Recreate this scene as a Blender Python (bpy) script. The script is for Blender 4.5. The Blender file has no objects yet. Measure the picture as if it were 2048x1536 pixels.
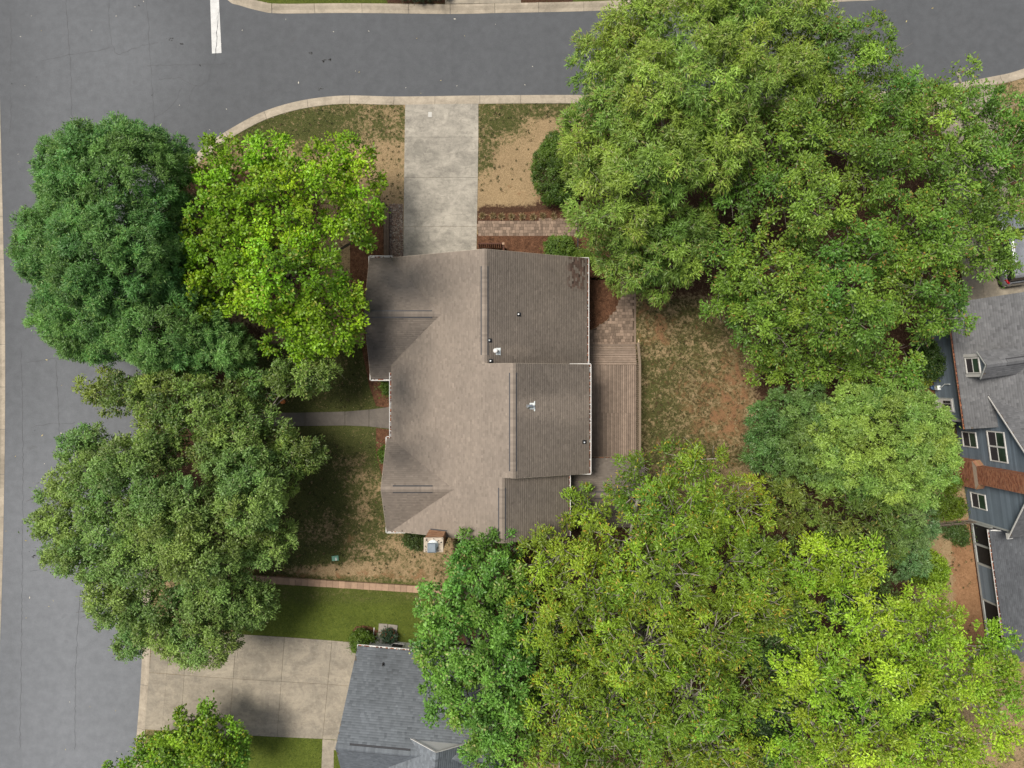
import bpy, math, random
import numpy as np
from mathutils import Vector, Matrix
random.seed(7); rng = np.random.default_rng(11)
scene = bpy.context.scene
C = scene.collection

# ---------------------------------------------------------------- camera, sky, sun, exposure
H = 52.0                      # drone height above the street, metres
F = 1455.0                    # focal length in photograph pixels (photo is 2048 px wide)
cam = bpy.data.cameras.new('camera'); camo = bpy.data.objects.new('camera', cam); C.objects.link(camo)
cam.sensor_width = 36.0; cam.lens = 36.0 * F / 2048.0; cam.clip_end = 1000.0
camo.location = (0, 0, H); camo.rotation_euler = (0, 0, 0)
scene.camera = camo
SUN_EL, SUN_AZ = math.radians(66), math.radians(-62)       # azimuth measured from +Y towards +X
world = bpy.data.worlds.new('World'); scene.world = world; world.use_nodes = True
wn = world.node_tree.nodes; wl = world.node_tree.links
sky = wn.new('ShaderNodeTexSky'); sky.sky_type = 'NISHITA'; sky.sun_disc = False
sky.sun_elevation = SUN_EL; sky.sun_rotation = SUN_AZ; sky.dust_density = 3.0; sky.air_density = 1.0; sky.ozone_density = 1.0
hs = wn.new('ShaderNodeHueSaturation'); hs.inputs['Saturation'].default_value = .42      # high thin overcast: paler than a clear sky
wl.new(sky.outputs[0], hs.inputs['Color']); wl.new(hs.outputs[0], wn['Background'].inputs[0]); wn['Background'].inputs[1].default_value = 0.072
sun = bpy.data.lights.new('sun', 'SUN'); suno = bpy.data.objects.new('sun', sun); C.objects.link(suno)
sun.energy = 2.4; sun.angle = math.radians(20); sun.color = (1.0, 0.93, 0.82)
sdir = Vector((math.sin(SUN_AZ)*math.cos(SUN_EL), math.cos(SUN_AZ)*math.cos(SUN_EL), math.sin(SUN_EL)))
suno.rotation_euler = sdir.to_track_quat('Z', 'Y').to_euler(); suno.location = (0, 0, 60)
vs = scene.view_settings; vs.view_transform = 'Standard'; vs.look = 'None'; vs.gamma = 1.0; vs.use_curve_mapping = False
vs.exposure = 0.82
scene.render.engine = 'CYCLES'; scene.cycles.max_bounces = 6

# ---------------------------------------------------------------- helpers
def P(px, py, z=0.0):
    """world point at height z seen at photograph pixel px,py"""
    k = (H - z) / F
    return Vector(((px - 1024) * k, -(py - 768) * k, z))

def tag(o, label=None, cat=None, group=None, kind=None):
    if label: o['label'] = label
    if cat: o['category'] = cat
    if group: o['group'] = group
    if kind: o['kind'] = kind
    return o

def empty(name, loc=(0, 0, 0), rz=0.0):
    o = bpy.data.objects.new(name, None); C.objects.link(o); o.location = loc; o.rotation_euler = (0, 0, rz)
    o.empty_display_size = 0.3
    return o

def link(name, me, mat, parent=None):
    o = bpy.data.objects.new(name, me); C.objects.link(o)
    if mat is not None and len(me.materials) == 0: me.materials.append(mat)
    if parent is not None: o.parent = parent
    return o

def np_mesh(name, V, Fc, col=None, smooth=False):
    """V (n,3); Fc (m,3) or (m,4) int; col (m,3) per face colour"""
    V = np.asarray(V, np.float32); Fc = np.asarray(Fc, np.int32)
    me = bpy.data.meshes.new(name)
    m, k = Fc.shape
    me.vertices.add(len(V)); me.vertices.foreach_set('co', V.ravel())
    me.loops.add(m*k); me.loops.foreach_set('vertex_index', Fc.ravel())
    me.polygons.add(m); me.polygons.foreach_set('loop_start', np.arange(0, m*k, k, dtype=np.int32))
    if smooth: me.polygons.foreach_set('use_smooth', np.ones(m, bool))
    if col is not None:
        a = me.attributes.new('Col', 'FLOAT_COLOR', 'FACE')
        c4 = np.ones((m, 4), np.float32); c4[:, :3] = col
        a.data.foreach_set('color', c4.ravel())
    me.update(calc_edges=True)
    return me

class MB:
    """collects shapes and links them as one mesh"""
    def __init__(s): s.v = []; s.f = []; s.c = []; s.M = None
    def add(s, vs, fs, col=None):
        b = len(s.v)
        if s.M is not None: vs = [s.M @ Vector(p) for p in vs]
        s.v += [tuple(p) for p in vs]; s.f += [tuple(i + b for i in f) for f in fs]; s.c += [col or (1, 1, 1)] * len(fs)
    def box(s, lo, hi, col=None):
        x0, y0, z0 = lo; x1, y1, z1 = hi
        s.add([(x0,y0,z0),(x1,y0,z0),(x1,y1,z0),(x0,y1,z0),(x0,y0,z1),(x1,y0,z1),(x1,y1,z1),(x0,y1,z1)],
              [(3,2,1,0),(4,5,6,7),(0,1,5,4),(1,2,6,5),(2,3,7,6),(3,0,4,7)], col)
    def cbox(s, c, sx, sy, sz, rz=0.0, col=None):
        co, si = math.cos(rz), math.sin(rz); vs = []
        for dz in (-sz/2, sz/2):
            for dx, dy in ((-sx/2,-sy/2),(sx/2,-sy/2),(sx/2,sy/2),(-sx/2,sy/2)):
                vs.append((c[0]+dx*co-dy*si, c[1]+dx*si+dy*co, c[2]+dz))
        s.add(vs, [(3,2,1,0),(4,5,6,7),(0,1,5,4),(1,2,6,5),(2,3,7,6),(3,0,4,7)], col)
    def bar(s, a, b, w, h, col=None):
        """rectangular bar from a to b, w wide sideways, h high"""
        a = Vector(a); b = Vector(b); d = (b-a).normalized()
        sd = d.cross(Vector((0,0,1)))
        sd = Vector((1,0,0)) if sd.length < 1e-4 else sd.normalized()
        up = sd.cross(d)
        vs = [p + sd*i*w/2 + up*j*h/2 for p in (a, b) for i, j in ((-1,-1),(1,-1),(1,1),(-1,1))]
        s.add(vs, [(0,1,2,3),(7,6,5,4),(0,4,5,1),(1,5,6,2),(2,6,7,3),(3,7,4,0)], col)
    def prism(s, poly, z0, z1, col=None):
        n = len(poly); vs = [(p[0],p[1],z0) for p in poly] + [(p[0],p[1],z1) for p in poly]
        s.add(vs, [tuple(range(n-1,-1,-1)), tuple(range(n,2*n))] + [(i,(i+1)%n,n+(i+1)%n,n+i) for i in range(n)], col)
    def loft(s, rings, cap=True, col=None):
        n = len(rings[0]); vs = [p for r in rings for p in r]; fs = []
        for k in range(len(rings)-1):
            for i in range(n): fs.append((k*n+i, k*n+(i+1)%n, (k+1)*n+(i+1)%n, (k+1)*n+i))
        if cap: fs += [tuple(range(n-1,-1,-1)), tuple(range((len(rings)-1)*n, len(rings)*n))]
        s.add(vs, fs, col)
    def tube(s, pts, rad, n=6, col=None):
        pts = [Vector(p) for p in pts]; rings = []
        for i, p in enumerate(pts):
            d = (pts[min(i+1,len(pts)-1)] - pts[max(i-1,0)]).normalized()
            x = d.cross(Vector((0.13,0.21,1)) if abs(d.z) < .95 else Vector((1,0,0))).normalized(); y = d.cross(x)
            r = rad[i] if hasattr(rad, '__len__') else rad
            rings.append([p + x*r*math.cos(2*math.pi*k/n) + y*r*math.sin(2*math.pi*k/n) for k in range(n)])
        s.loft(rings, True, col)
    def lathe(s, c, prof, n=12, col=None):
        rings = [[(c[0]+r*math.cos(2*math.pi*k/n), c[1]+r*math.sin(2*math.pi*k/n), c[2]+z) for k in range(n)] for r, z in prof]
        s.loft(rings, True, col)
    def mesh(s, name, smooth=False, bevel=0):
        me = bpy.data.meshes.new(name); me.from_pydata(s.v, [], s.f)
        a = me.attributes.new('Col', 'FLOAT_COLOR', 'FACE')
        c4 = np.ones((len(s.f), 4), np.float32); c4[:, :3] = s.c
        a.data.foreach_set('color', c4.ravel())
        if smooth: me.polygons.foreach_set('use_smooth', np.ones(len(me.polygons), bool))
        me.update(); return me
    def build(s, name, mat, parent=None, smooth=False):
        return link(name, s.mesh(name, smooth), mat, parent)

def copy_tree(o, parent=None):
    c = o.copy(); C.objects.link(c)
    if parent is not None: c.parent = parent
    for ch in list(o.children): copy_tree(ch, c)
    return c

def vnoise(x, y, scale, seed):
    """smooth value noise in [0,1]"""
    r = np.random.default_rng(seed); G = r.random((256, 256))
    u = np.asarray(x)/scale + 1000; v = np.asarray(y)/scale + 1000
    i = np.floor(u).astype(int); j = np.floor(v).astype(int); a = u-i; b = v-j
    a = a*a*(3-2*a); b = b*b*(3-2*b); i %= 256; j %= 256; i2 = (i+1) % 256; j2 = (j+1) % 256
    return (G[i,j]*(1-a)+G[i2,j]*a)*(1-b) + (G[i,j2]*(1-a)+G[i2,j2]*a)*b
def fbm(x, y, scale, seed): return .5*vnoise(x,y,scale,seed)+.3*vnoise(x,y,scale*.45,seed+1)+.2*vnoise(x,y,scale*.2,seed+2)

def inside(x, y, poly):
    r = np.zeros(np.shape(x), bool); n = len(poly)
    for i in range(n):
        x0, y0 = poly[i][0], poly[i][1]; x1, y1 = poly[(i+1)%n][0], poly[(i+1)%n][1]
        if y0 == y1: continue
        r ^= ((y0 > y) != (y1 > y)) & (x < (x1-x0)*(y-y0)/(y1-y0)+x0)
    return r

def smooth_line(pts, step=0.35):
    """Catmull-Rom through 2D/3D points, resampled evenly"""
    p = [Vector(q) for q in pts]; p = [2*p[0]-p[1]] + p + [2*p[-1]-p[-2]]; out = []
    for i in range(1, len(p)-2):
        n = max(2, int((p[i+1]-p[i]).length/step))
        for k in range(n):
            t = k/n; a, b, c, d = p[i-1], p[i], p[i+1], p[i+2]
            out.append(.5*((2*b)+(c-a)*t+(2*a-5*b+4*c-d)*t*t+(3*b-a-3*c+d)*t*t*t))
    out.append(p[-2]); return out

# ---------------------------------------------------------------- materials
def new_mat(name):
    m = bpy.data.materials.new(name); m.use_nodes = True
    nt = m.node_tree; b = nt.nodes['Principled BSDF']; return m, nt, b
def node(nt, t, **kw):
    n = nt.nodes.new(t)
    for k, v in kw.items(): setattr(n, k, v)
    return n
def noise(nt, scale, detail=4, rough=.6, vec=None, dist=0.0):
    n = node(nt, 'ShaderNodeTexNoise'); n.inputs['Scale'].default_value = scale; n.inputs['Detail'].default_value = detail
    n.inputs['Roughness'].default_value = rough; n.inputs['Distortion'].default_value = dist
    if vec is not None: nt.links.new(vec, n.inputs['Vector'])
    return n.outputs[0]
def worldpos(nt, scale=None):
    g = node(nt, 'ShaderNodeNewGeometry').outputs['Position']
    if scale is None: return g
    mp = node(nt, 'ShaderNodeMapping'); nt.links.new(g, mp.inputs[0]); mp.inputs['Scale'].default_value = scale
    return mp.outputs[0]
def ramp(nt, fac, stops, interp='LINEAR'):
    r = node(nt, 'ShaderNodeValToRGB'); r.color_ramp.interpolation = interp
    el = r.color_ramp.elements
    while len(el) < len(stops): el.new(.5)
    for e, (p, c) in zip(el, stops):
        e.position = p; e.color = (c, c, c, 1) if not hasattr(c, '__len__') else (*c, 1)
    nt.links.new(fac, r.inputs[0]); return r.outputs[0]
def mix(nt, fac, a, b, mode='MIX'):
    m = node(nt, 'ShaderNodeMix', data_type='RGBA', blend_type=mode)
    for s, v in ((0, fac), (6, a), (7, b)):
        if hasattr(v, 'is_linked') or isinstance(v, bpy.types.NodeSocket): nt.links.new(v, m.inputs[s])
        elif s == 0: m.inputs[0].default_value = v
        else: m.inputs[s].default_value = (*v, 1) if len(v) == 3 else v
    return m.outputs[2]
def math_(nt, op, a, b=None):
    m = node(nt, 'ShaderNodeMath', operation=op)
    for i, v in enumerate((a, b)):
        if v is None: continue
        if isinstance(v, bpy.types.NodeSocket): nt.links.new(v, m.inputs[i])
        else: m.inputs[i].default_value = v
    return m.outputs[0]
def bump(nt, b, h, strength=.3, dist=.02):
    n = node(nt, 'ShaderNodeBump'); n.inputs['Strength'].default_value = strength; n.inputs['Distance'].default_value = dist
    nt.links.new(h, n.inputs['Height']); nt.links.new(n.outputs[0], b.inputs['Normal'])

def mat(name, col, var=.25, scale=3.0, fine=40.0, rough=.85, attr=False, bmp=.2, spec=.3, metal=0.0, bdist=.01, objvar=0.0):
    """plain rough material: base colour with two scales of tonal noise, optional per-face colour multiply"""
    m, nt, b = new_mat(name); w = worldpos(nt)
    n1 = noise(nt, scale, 5, .6, w); n2 = noise(nt, fine, 3, .6, w)
    f = math_(nt, 'ADD', math_(nt, 'MULTIPLY', n1, .6), math_(nt, 'MULTIPLY', n2, .4))
    c = ramp(nt, f, [(.3, tuple(x*(1-var) for x in col)), (.7, tuple(min(1, x*(1+var)) for x in col))])
    if attr:
        a = node(nt, 'ShaderNodeAttribute', attribute_name='Col'); c = mix(nt, 1.0, c, a.outputs[0], 'MULTIPLY')
    if objvar:
        oi = node(nt, 'ShaderNodeObjectInfo'); v = ramp(nt, oi.outputs['Random'], [(0, 1-objvar), (1, 1+objvar)])
        c = mix(nt, 1.0, c, v, 'MULTIPLY')
    nt.links.new(c, b.inputs['Base Color']); b.inputs['Roughness'].default_value = rough
    b.inputs['Specular IOR Level'].default_value = spec; b.inputs['Metallic'].default_value = metal
    if bmp: bump(nt, b, n2, bmp, bdist)
    return m

def mat_leaf(name='leaf', trans=.26, rough=.48):
    m, nt, b = new_mat(name)
    a = node(nt, 'ShaderNodeAttribute', attribute_name='Col').outputs[0]
    nt.links.new(a, b.inputs['Base Color']); b.inputs['Roughness'].default_value = rough; b.inputs['Specular IOR Level'].default_value = .4
    t = node(nt, 'ShaderNodeBsdfTranslucent'); tc = mix(nt, 1.0, a, (1.2, 1.2, .4), 'MULTIPLY'); nt.links.new(tc, t.inputs[0])
    mx = node(nt, 'ShaderNodeMixShader'); mx.inputs[0].default_value = trans
    nt.links.new(b.outputs[0], mx.inputs[1]); nt.links.new(t.outputs[0], mx.inputs[2])
    nt.links.new(mx.outputs[0], nt.nodes['Material Output'].inputs[0]); return m

def mat_asphalt():
    m, nt, b = new_mat('asphalt'); w = worldpos(nt)
    big = noise(nt, .09, 3, .5, w); lane = noise(nt, 1.0, 3, .6, worldpos(nt, (.55, .035, 1))); agg = noise(nt, 20, 4, .8, w); mid = noise(nt, 1.6, 5, .65, w)
    c = ramp(nt, math_(nt, 'ADD', math_(nt, 'MULTIPLY', big, .5), math_(nt, 'MULTIPLY', lane, .5)), [(.3, (.096,.102,.111)), (.7, (.110,.116,.126))])
    wr = node(nt, 'ShaderNodeAttribute', attribute_name='wear'); c = mix(nt, 1.0, c, wr.outputs[0], 'MULTIPLY')
    c = mix(nt, 1.0, c, ramp(nt, agg, [(.25, .78), (.5, 1.0), (.78, 1.24)]), 'MULTIPLY')
    c = mix(nt, 1.0, c, ramp(nt, mid, [(.3, .88), (.7, 1.1)]), 'MULTIPLY')
    spot = noise(nt, .8, 2, .5, w); c = mix(nt, ramp(nt, spot, [(.70, 0.0), (.78, .35)]), c, (.06,.06,.062))
    nt.links.new(c, b.inputs['Base Color']); b.inputs['Roughness'].default_value = .8; b.inputs['Specular IOR Level'].default_value = .3
    bump(nt, b, agg, .35, .008); return m

def mat_concrete(name, light=(.40,.375,.33), dark=(.23,.215,.19), stain=(.13,.12,.105), amt=.35):
    m, nt, b = new_mat(name); w = worldpos(nt)
    n1 = noise(nt, .55, 6, .68, w, .8); n2 = noise(nt, 3.2, 6, .7, w, .4); n3 = noise(nt, 45, 3, .7, w)
    c = ramp(nt, n1, [(.32, dark), (.62, light)])
    c = mix(nt, ramp(nt, n2, [(.48, 0.0), (.72, amt)]), c, stain)
    n5 = noise(nt, 1.3, 9, .78, worldpos(nt, (.55, 1.9, 1)), .6); c = mix(nt, ramp(nt, n5, [(.46, 0.0), (.64, amt*.75)]), c, stain)
    n4 = noise(nt, 2.2, 8, .75, worldpos(nt, (1, 1, 1)), 1.5)
    c = mix(nt, ramp(nt, n4, [(.52, 0.0), (.66, .35)]), c, tuple(min(1, x*1.25) for x in light))
    c = mix(nt, 1.0, c, ramp(nt, n3, [(.25, .82), (.75, 1.15)]), 'MULTIPLY')
    oi = node(nt, 'ShaderNodeObjectInfo'); c = mix(nt, 1.0, c, ramp(nt, oi.outputs['Random'], [(0, .92), (1, 1.06)]), 'MULTIPLY')
    nt.links.new(c, b.inputs['Base Color']); b.inputs['Roughness'].default_value = .88; b.inputs['Specular IOR Level'].default_value = .25
    bump(nt, b, n3, .25, .006); return m

def mat_ground():
    """lawn: colour channels of 'cover' give grass, bare earth, lush turf; alpha gives mulch litter"""
    m, nt, b = new_mat('lawn_cover'); w = worldpos(nt)
    at = node(nt, 'ShaderNodeAttribute', attribute_name='cover'); sp = node(nt, 'ShaderNodeSeparateColor'); nt.links.new(at.outputs[0], sp.inputs[0])
    g, d, l = sp.outputs[0], sp.outputs[1], sp.outputs[2]; mu = at.outputs['Alpha']
    n1 = noise(nt, 1.1, 7, .72, w, .5); n2 = noise(nt, 5.5, 5, .75, w); n3 = noise(nt, 15, 4, .8, w); n4 = noise(nt, .35, 4, .6, w)
    nz = math_(nt, 'ADD', math_(nt, 'MULTIPLY', n1, .36), math_(nt, 'ADD', math_(nt, 'MULTIPLY', n2, .46), math_(nt, 'MULTIPLY', n3, .18)))
    straw = ramp(nt, n3, [(.25, (.15,.105,.056)), (.5, (.285,.205,.115)), (.75, (.42,.31,.18))])
    grass = ramp(nt, n3, [(.25, (.022,.027,.008)), (.5, (.058,.066,.020)), (.75, (.125,.118,.042))])
    lush = ramp(nt, math_(nt,'ADD',math_(nt,'MULTIPLY',n3,.6),math_(nt,'MULTIPLY',n2,.4)), [(.3, (.034,.050,.008)), (.5, (.080,.105,.016)), (.72, (.15,.17,.036))])
    earth = ramp(nt, n2, [(.3, (.17,.085,.042)), (.7, (.33,.185,.10))])
    mulch = ramp(nt, n3, [(.25, (.022,.012,.008)), (.5, (.062,.033,.020)), (.75, (.14,.08,.05))])
    t = math_(nt, 'ADD', math_(nt, 'MULTIPLY', math_(nt, 'SUBTRACT', nz, .5), 3.6), g)
    c = mix(nt, ramp(nt, t, [(.34, 0.0), (.66, 1.0)]), straw, grass)
    c = mix(nt, l, c, lush)
    t2 = math_(nt, 'ADD', math_(nt, 'MULTIPLY', math_(nt, 'SUBTRACT', n1, .5), 1.8), d)
    c = mix(nt, ramp(nt, t2, [(.42, 0.0), (.68, .92)]), c, earth)
    t3 = math_(nt, 'ADD', math_(nt, 'MULTIPLY', math_(nt, 'SUBTRACT', n2, .5), .9), mu)
    c = mix(nt, ramp(nt, t3, [(.42, 0.0), (.58, 1.0)]), c, mulch)
    c = mix(nt, 1.0, c, ramp(nt, n4, [(.3, .88), (.7, 1.1)]), 'MULTIPLY')
    nt.links.new(c, b.inputs['Base Color']); b.inputs['Roughness'].default_value = .95; b.inputs['Specular IOR Level'].default_value = .12
    bump(nt, b, math_(nt, 'ADD', n3, n2), .9, .05); return m

def mat_siding(name, col, pitch=.16, dirt=.25):
    """lap siding relief on a wall, horizontal laps"""
    m, nt, b = new_mat(name); w = worldpos(nt)
    n1 = noise(nt, 1.5, 5, .6, w); n2 = noise(nt, 30, 3, .6, w)
    c = ramp(nt, n1, [(.3, tuple(x*(1-dirt) for x in col)), (.7, tuple(x*(1+dirt*.5) for x in col))])
    nt.links.new(c, b.inputs['Base Color']); b.inputs['Roughness'].default_value = .7; bump(nt, b, n2, .1, .004); return m

M = {}
M['leaf'] = mat_leaf()
M['asphalt'] = mat_asphalt()
M['concrete'] = mat_concrete('driveway_concrete', (.375,.345,.292), (.225,.21,.178), (.125,.115,.10), .6)
M['tan_concrete'] = mat_concrete('tan_concrete', (.31,.272,.212), (.19,.17,.138), (.12,.10,.08), .45)
M['kerb'] = mat_concrete('kerb_concrete', (.40,.345,.27), (.26,.225,.175), (.16,.135,.105), .35)
M['walk'] = mat_concrete('walk_concrete', (.135,.118,.102), (.085,.076,.067), (.08,.07,.06), .4)
M['ground'] = mat_ground()
M['paint'] = mat('road_paint', (.50,.50,.49), .22, 2.5, 14, .7, bmp=.2)
M['crack'] = mat('crack_tar', (.076,.078,.083), .3, 3, 40, .8)
M['shingle'] = mat('asphalt_shingle', (1.0,1.0,1.0), .16, 2.2, 60, .92, attr=True, bmp=.35, bdist=.006, spec=.15)
M['white'] = mat('white_paint', (.60,.59,.57), .08, 2, 30, .5, bmp=.03)
M['brightwhite'] = mat('bright_white_paint', (.80,.80,.79), .04, 2, 30, .5, bmp=.02)
M['soffit'] = mat('roof_deck', (.10,.085,.07), .2)
M['rust'] = mat('rusty_gutter', (.16,.085,.05), .35, 5, 30, .8)
M['litter'] = mat('leaf_litter', (.13,.062,.040), .7, 6, 22, .95, bmp=.8, bdist=.03)
M['mulch'] = mat('bark_mulch', (.105,.052,.030), .8, 4, 15, .97, bmp=1.0, bdist=.05, spec=.1)
M['chip'] = mat('bark_chip', (1,1,1), .2, 5, 30, .95, attr=True, bmp=.2)
M['brick'] = mat('red_brick', (1,1,1), .18, 6, 70, .9, attr=True, bmp=.4, spec=.15)
M['mortar'] = mat('mortar', (.30,.235,.18), .2, 5, 50, .95)
M['crown'] = mat('chimney_mortar', (.40,.34,.27), .3, 4, 40, .95)
M['flashing'] = mat('dark_flashing', (.05,.05,.055), .2, 6, 40, .6)
M['galv'] = mat('galvanised_metal', (.62,.64,.66), .15, 5, 40, .38, metal=.8, bmp=.05)
M['palemetal'] = mat('pale_painted_metal', (.66,.70,.70), .12, 5, 40, .5, bmp=.05)
M['cap'] = mat('chimney_cap_metal', (.17,.20,.23), .2, 5, 40, .55, metal=.3, bmp=.05)
M['dark'] = mat('black_rubber', (.022,.022,.024), .2, 5, 40, .7)
M['deck'] = mat('deck_board', (.205,.155,.120), .28, 3.0, 45, .85, bmp=.25, objvar=.20)
M['rail'] = mat('weathered_rail', (.19,.145,.105), .25, 3, 45, .85)
M['paver'] = mat('concrete_paver', (.205,.150,.112), .25, 4, 50, .92, bmp=.3, objvar=.34)
M['paver_bed'] = mat('paver_sand', (.085,.060,.045), .3, 5, 50, .95)
M['block'] = mat('wall_block', (.30,.20,.135), .22, 3, 45, .92, bmp=.3, objvar=.16)
M['timber'] = mat('retaining_timber', (.105,.075,.055), .3, 3, 40, .9, bmp=.3, objvar=.2)
M['stainwood'] = mat('stained_wood', (.075,.032,.020), .3, 4, 40, .8)
M['greywood'] = mat('weathered_picket', (.20,.165,.13), .3, 4, 40, .9, objvar=.2)
M['gravel'] = mat('gravel_bed', (.20,.155,.125), .6, 8, 16, .95, bmp=.8, bdist=.03)
M['pebble'] = mat('pebble', (1,1,1), .2, 10, 50, .85, attr=True)
M['blue'] = mat_siding('blue_siding', (.135,.170,.208))
M['whitewall'] = mat_siding('white_siding', (.70,.70,.69), dirt=.06)
M['beige'] = mat_siding('beige_siding', (.36,.31,.25), dirt=.12)
M['greytrim'] = mat('grey_trim', (.36,.375,.365), .1, 3, 30, .6, bmp=.03)
M['glass'] = None
def mat_glass(name, col, rough=.08):
    m, nt, b = new_mat(name); w = worldpos(nt)
    c = ramp(nt, noise(nt, 1.2, 2, .5, w), [(.3, tuple(x*.7 for x in col)), (.7, tuple(x*1.3 for x in col))])
    nt.links.new(c, b.inputs['Base Color']); b.inputs['Roughness'].default_value = rough; b.inputs['Specular IOR Level'].default_value = .6
    return m
M['glass'] = mat_glass('window_glass', (.030,.032,.034)); M['screen'] = mat('insect_screen', (.040,.036,.040), .2, 3, 60, .8, bmp=0)
M['porchscreen'] = mat('porch_screen', (.018,.017,.017), .3, 2, 60, .8, bmp=0)
M['carpaint'] = mat_glass('silver_car_paint', (.30,.315,.34), .25); M['carpaint'].node_tree.nodes['Principled BSDF'].inputs['Metallic'].default_value = .45
M['carglass'] = mat_glass('car_glass', (.012,.013,.015), .04)
M['tyre'] = mat('tyre_rubber', (.02,.02,.02), .1, 5, 40, .8)
M['redlens'] = mat_glass('tail_lens', (.35,.01,.015), .15)
M['chrome'] = mat('chrome', (.75,.76,.78), .05, 5, 40, .18, metal=1.0, bmp=0)
M['teal'] = mat('teal_plastic', (.045,.30,.22), .15, 5, 40, .5, bmp=0)
M['boxgreen'] = mat('green_lid', (.14,.30,.22), .15, 5, 40, .6)
M['terracotta'] = mat('orange_clay', (.50,.17,.05), .15, 5, 40, .7)
M['bark'] = mat('grey_bark', (.20,.175,.15), .35, 5, 30, .92, bmp=.5, bdist=.03)
M['palebark'] = mat('pale_bark', (.30,.27,.235), .3, 5, 30, .9, bmp=.5, bdist=.03)
M['darkbark'] = mat('dark_bark', (.085,.065,.05), .35, 5, 30, .95, bmp=.5, bdist=.03)
M['grassblade'] = mat_leaf('grass_blade', .25, .7)
M['blackmetal'] = mat('black_metal', (.03,.028,.032), .15, 5, 40, .5)
M['slabgrey'] = mat('flagstone', (.26,.235,.205), .25, 4, 40, .9, objvar=.15)
M['yellowwood'] = mat('fresh_cut_wood', (.55,.42,.26), .1, 5, 40, .8)
# ---------------------------------------------------------------- ground, road, kerbs
def PX(pts, z=0.0): return [P(x, y, z) for x, y in pts]
S_EDGE = [(2160,90),(2048,137),(1980,154),(1850,175),(1650,190),(1400,193),(1150,190),(960,191),(800,193),(700,191),(640,195),(580,206),
          (520,226),(460,258),(420,285),(388,312),(355,350),(330,395),(312,450),(302,520),(296,620),(291,800),(288,1000),(284,1310),(268,1536),(255,1720)]
N_EDGE = [(380,-420),(392,-170),(415,-55),(455,0),(480,11),(520,22),(560,27),(700,26),(900,28),(1000,26),(1150,23),(1290,18),(1500,12),(1690,3),(1790,-4),(2048,-40),(2160,-60)]
W_EDGE = [(-8,1720),(-4,1400),(3,1200),(7,1050),(10,850),(10,640),(6,450),(1,250),(-3,100),(-6,-150),(-9,-420)]
def kerb_path(edge): return smooth_line(PX(edge), .3)
def left_off(path, d):
    out = []
    for i, p in enumerate(path):
        t = (path[min(i+1, len(path)-1)] - path[max(i-1, 0)]).normalized(); out.append(Vector((p.x - t.y*d, p.y + t.x*d, p.z)))
    return out
paths = [kerb_path(e) for e in (S_EDGE, N_EDGE, W_EDGE)]
s_in, n_in, w_in = [left_off(p, .56) for p in paths]
lot_s = [(p.x, p.y) for p in s_in] + [(s_in[-1].x, -60), (60, -60), (60, s_in[0].y)]
lot_n = [(p.x, p.y) for p in n_in] + [(60, n_in[-1].y), (60, 60), (n_in[0].x, 60)]
lot_w = [(p.x, p.y) for p in w_in] + [(w_in[-1].x, 60), (-60, 60), (-60, -60), (w_in[0].x, -60)]
LOTS = [lot_s, lot_n, lot_w]
KPROF = [(0.0, -.05), (0.0, .008), (.05, .014), (.24, .028), (.40, .095), (.48, .128), (.60, .132), (.635, .125), (.66, .07), (.95, .06), (.95, -.05)]
for nm, path, n_sec in (('south', paths[0], 10), ('north', paths[1], 10), ('west', paths[2], 10)):
    kerb = tag(empty('kerb'), {'south':'long concrete kerb curving round the corner in front of the brown roofed house','north':'concrete kerb along the far side of the top street','west':'concrete kerb along the far left edge of the side street'}[nm], None, None, 'structure')
    offs = [left_off(path, d) for d, z in KPROF]
    for a in range(0, len(path)-1, n_sec):
        e = min(a+n_sec, len(path)-1); mb = MB()
        rings = []
        for i in range(a, e+1):
            ring = []
            for k, (d, z) in enumerate(KPROF):
                p = offs[k][i].copy()
                if i == a and i+1 < len(path): p = p.lerp(offs[k][i+1], .07)
                ring.append((p.x, p.y, z))
            rings.append(ring[::-1])
        mb.loft(rings, True); mb.build('kerb_section', M['kerb'], kerb)

far = MB(); far.box((-400,-400,-.5), (400,400,-.12)); 
tag(far.build('ground', mat('far_ground', (.085,.085,.035), .4, .2, 2.0, .95)), None, None, None, 'structure')

# asphalt: cells not buried under the lots
cell = 1.0; gx = np.arange(-60, 60, cell); gy = np.arange(-50, 50, cell)
X, Y = np.meshgrid(gx, gy, indexing='ij'); deep = np.zeros(X.shape, bool)
def in_lot(x, y):
    r = np.zeros(np.shape(x), bool)
    for L in LOTS: r |= inside(x, y, L)
    return r
alln = in_lot(X-.3, Y-.3)
for dx, dy in ((-.3,1.3),(1.3,-.3),(1.3,1.3),(.5,.5),(-.3,.5),(1.3,.5),(.5,-.3),(.5,1.3)): alln &= in_lot(X+dx, Y+dy)
ii, jj = np.where(~alln)
V = np.stack([np.stack([gx[ii]+a*cell, gy[jj]+b*cell, np.zeros(len(ii))], 1) for a, b in ((0,0),(1,0),(1,1),(0,1))], 1).reshape(-1,3)
rme = np_mesh('road', V, np.arange(len(V)).reshape(-1,4)); wpx, wpy = V[:,0]*F/H+1024, 768-V[:,1]*F/H
_s = lambda t: np.clip(t,0,1)**2*(3-2*np.clip(t,0,1))
wear = .76 + .24*_s((420-wpx)/260)*_s((wpx+40)/170) + .42*_s((wpy-620)/500)*_s((520-wpx)/260) + .16*_s(1-np.hypot((wpx-300)/190,(wpy-110)/170)) + .10*_s((wpx-450)/300)*_s((1500-wpx)/500)*0
at = rme.attributes.new('wear', 'FLOAT_COLOR', 'POINT'); at.data.foreach_set('color', np.stack([wear,wear,wear,np.ones_like(wear)],1).astype(np.float32).ravel())
road = link('road', rme, M['asphalt']); tag(road, None, None, None, 'structure')

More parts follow.
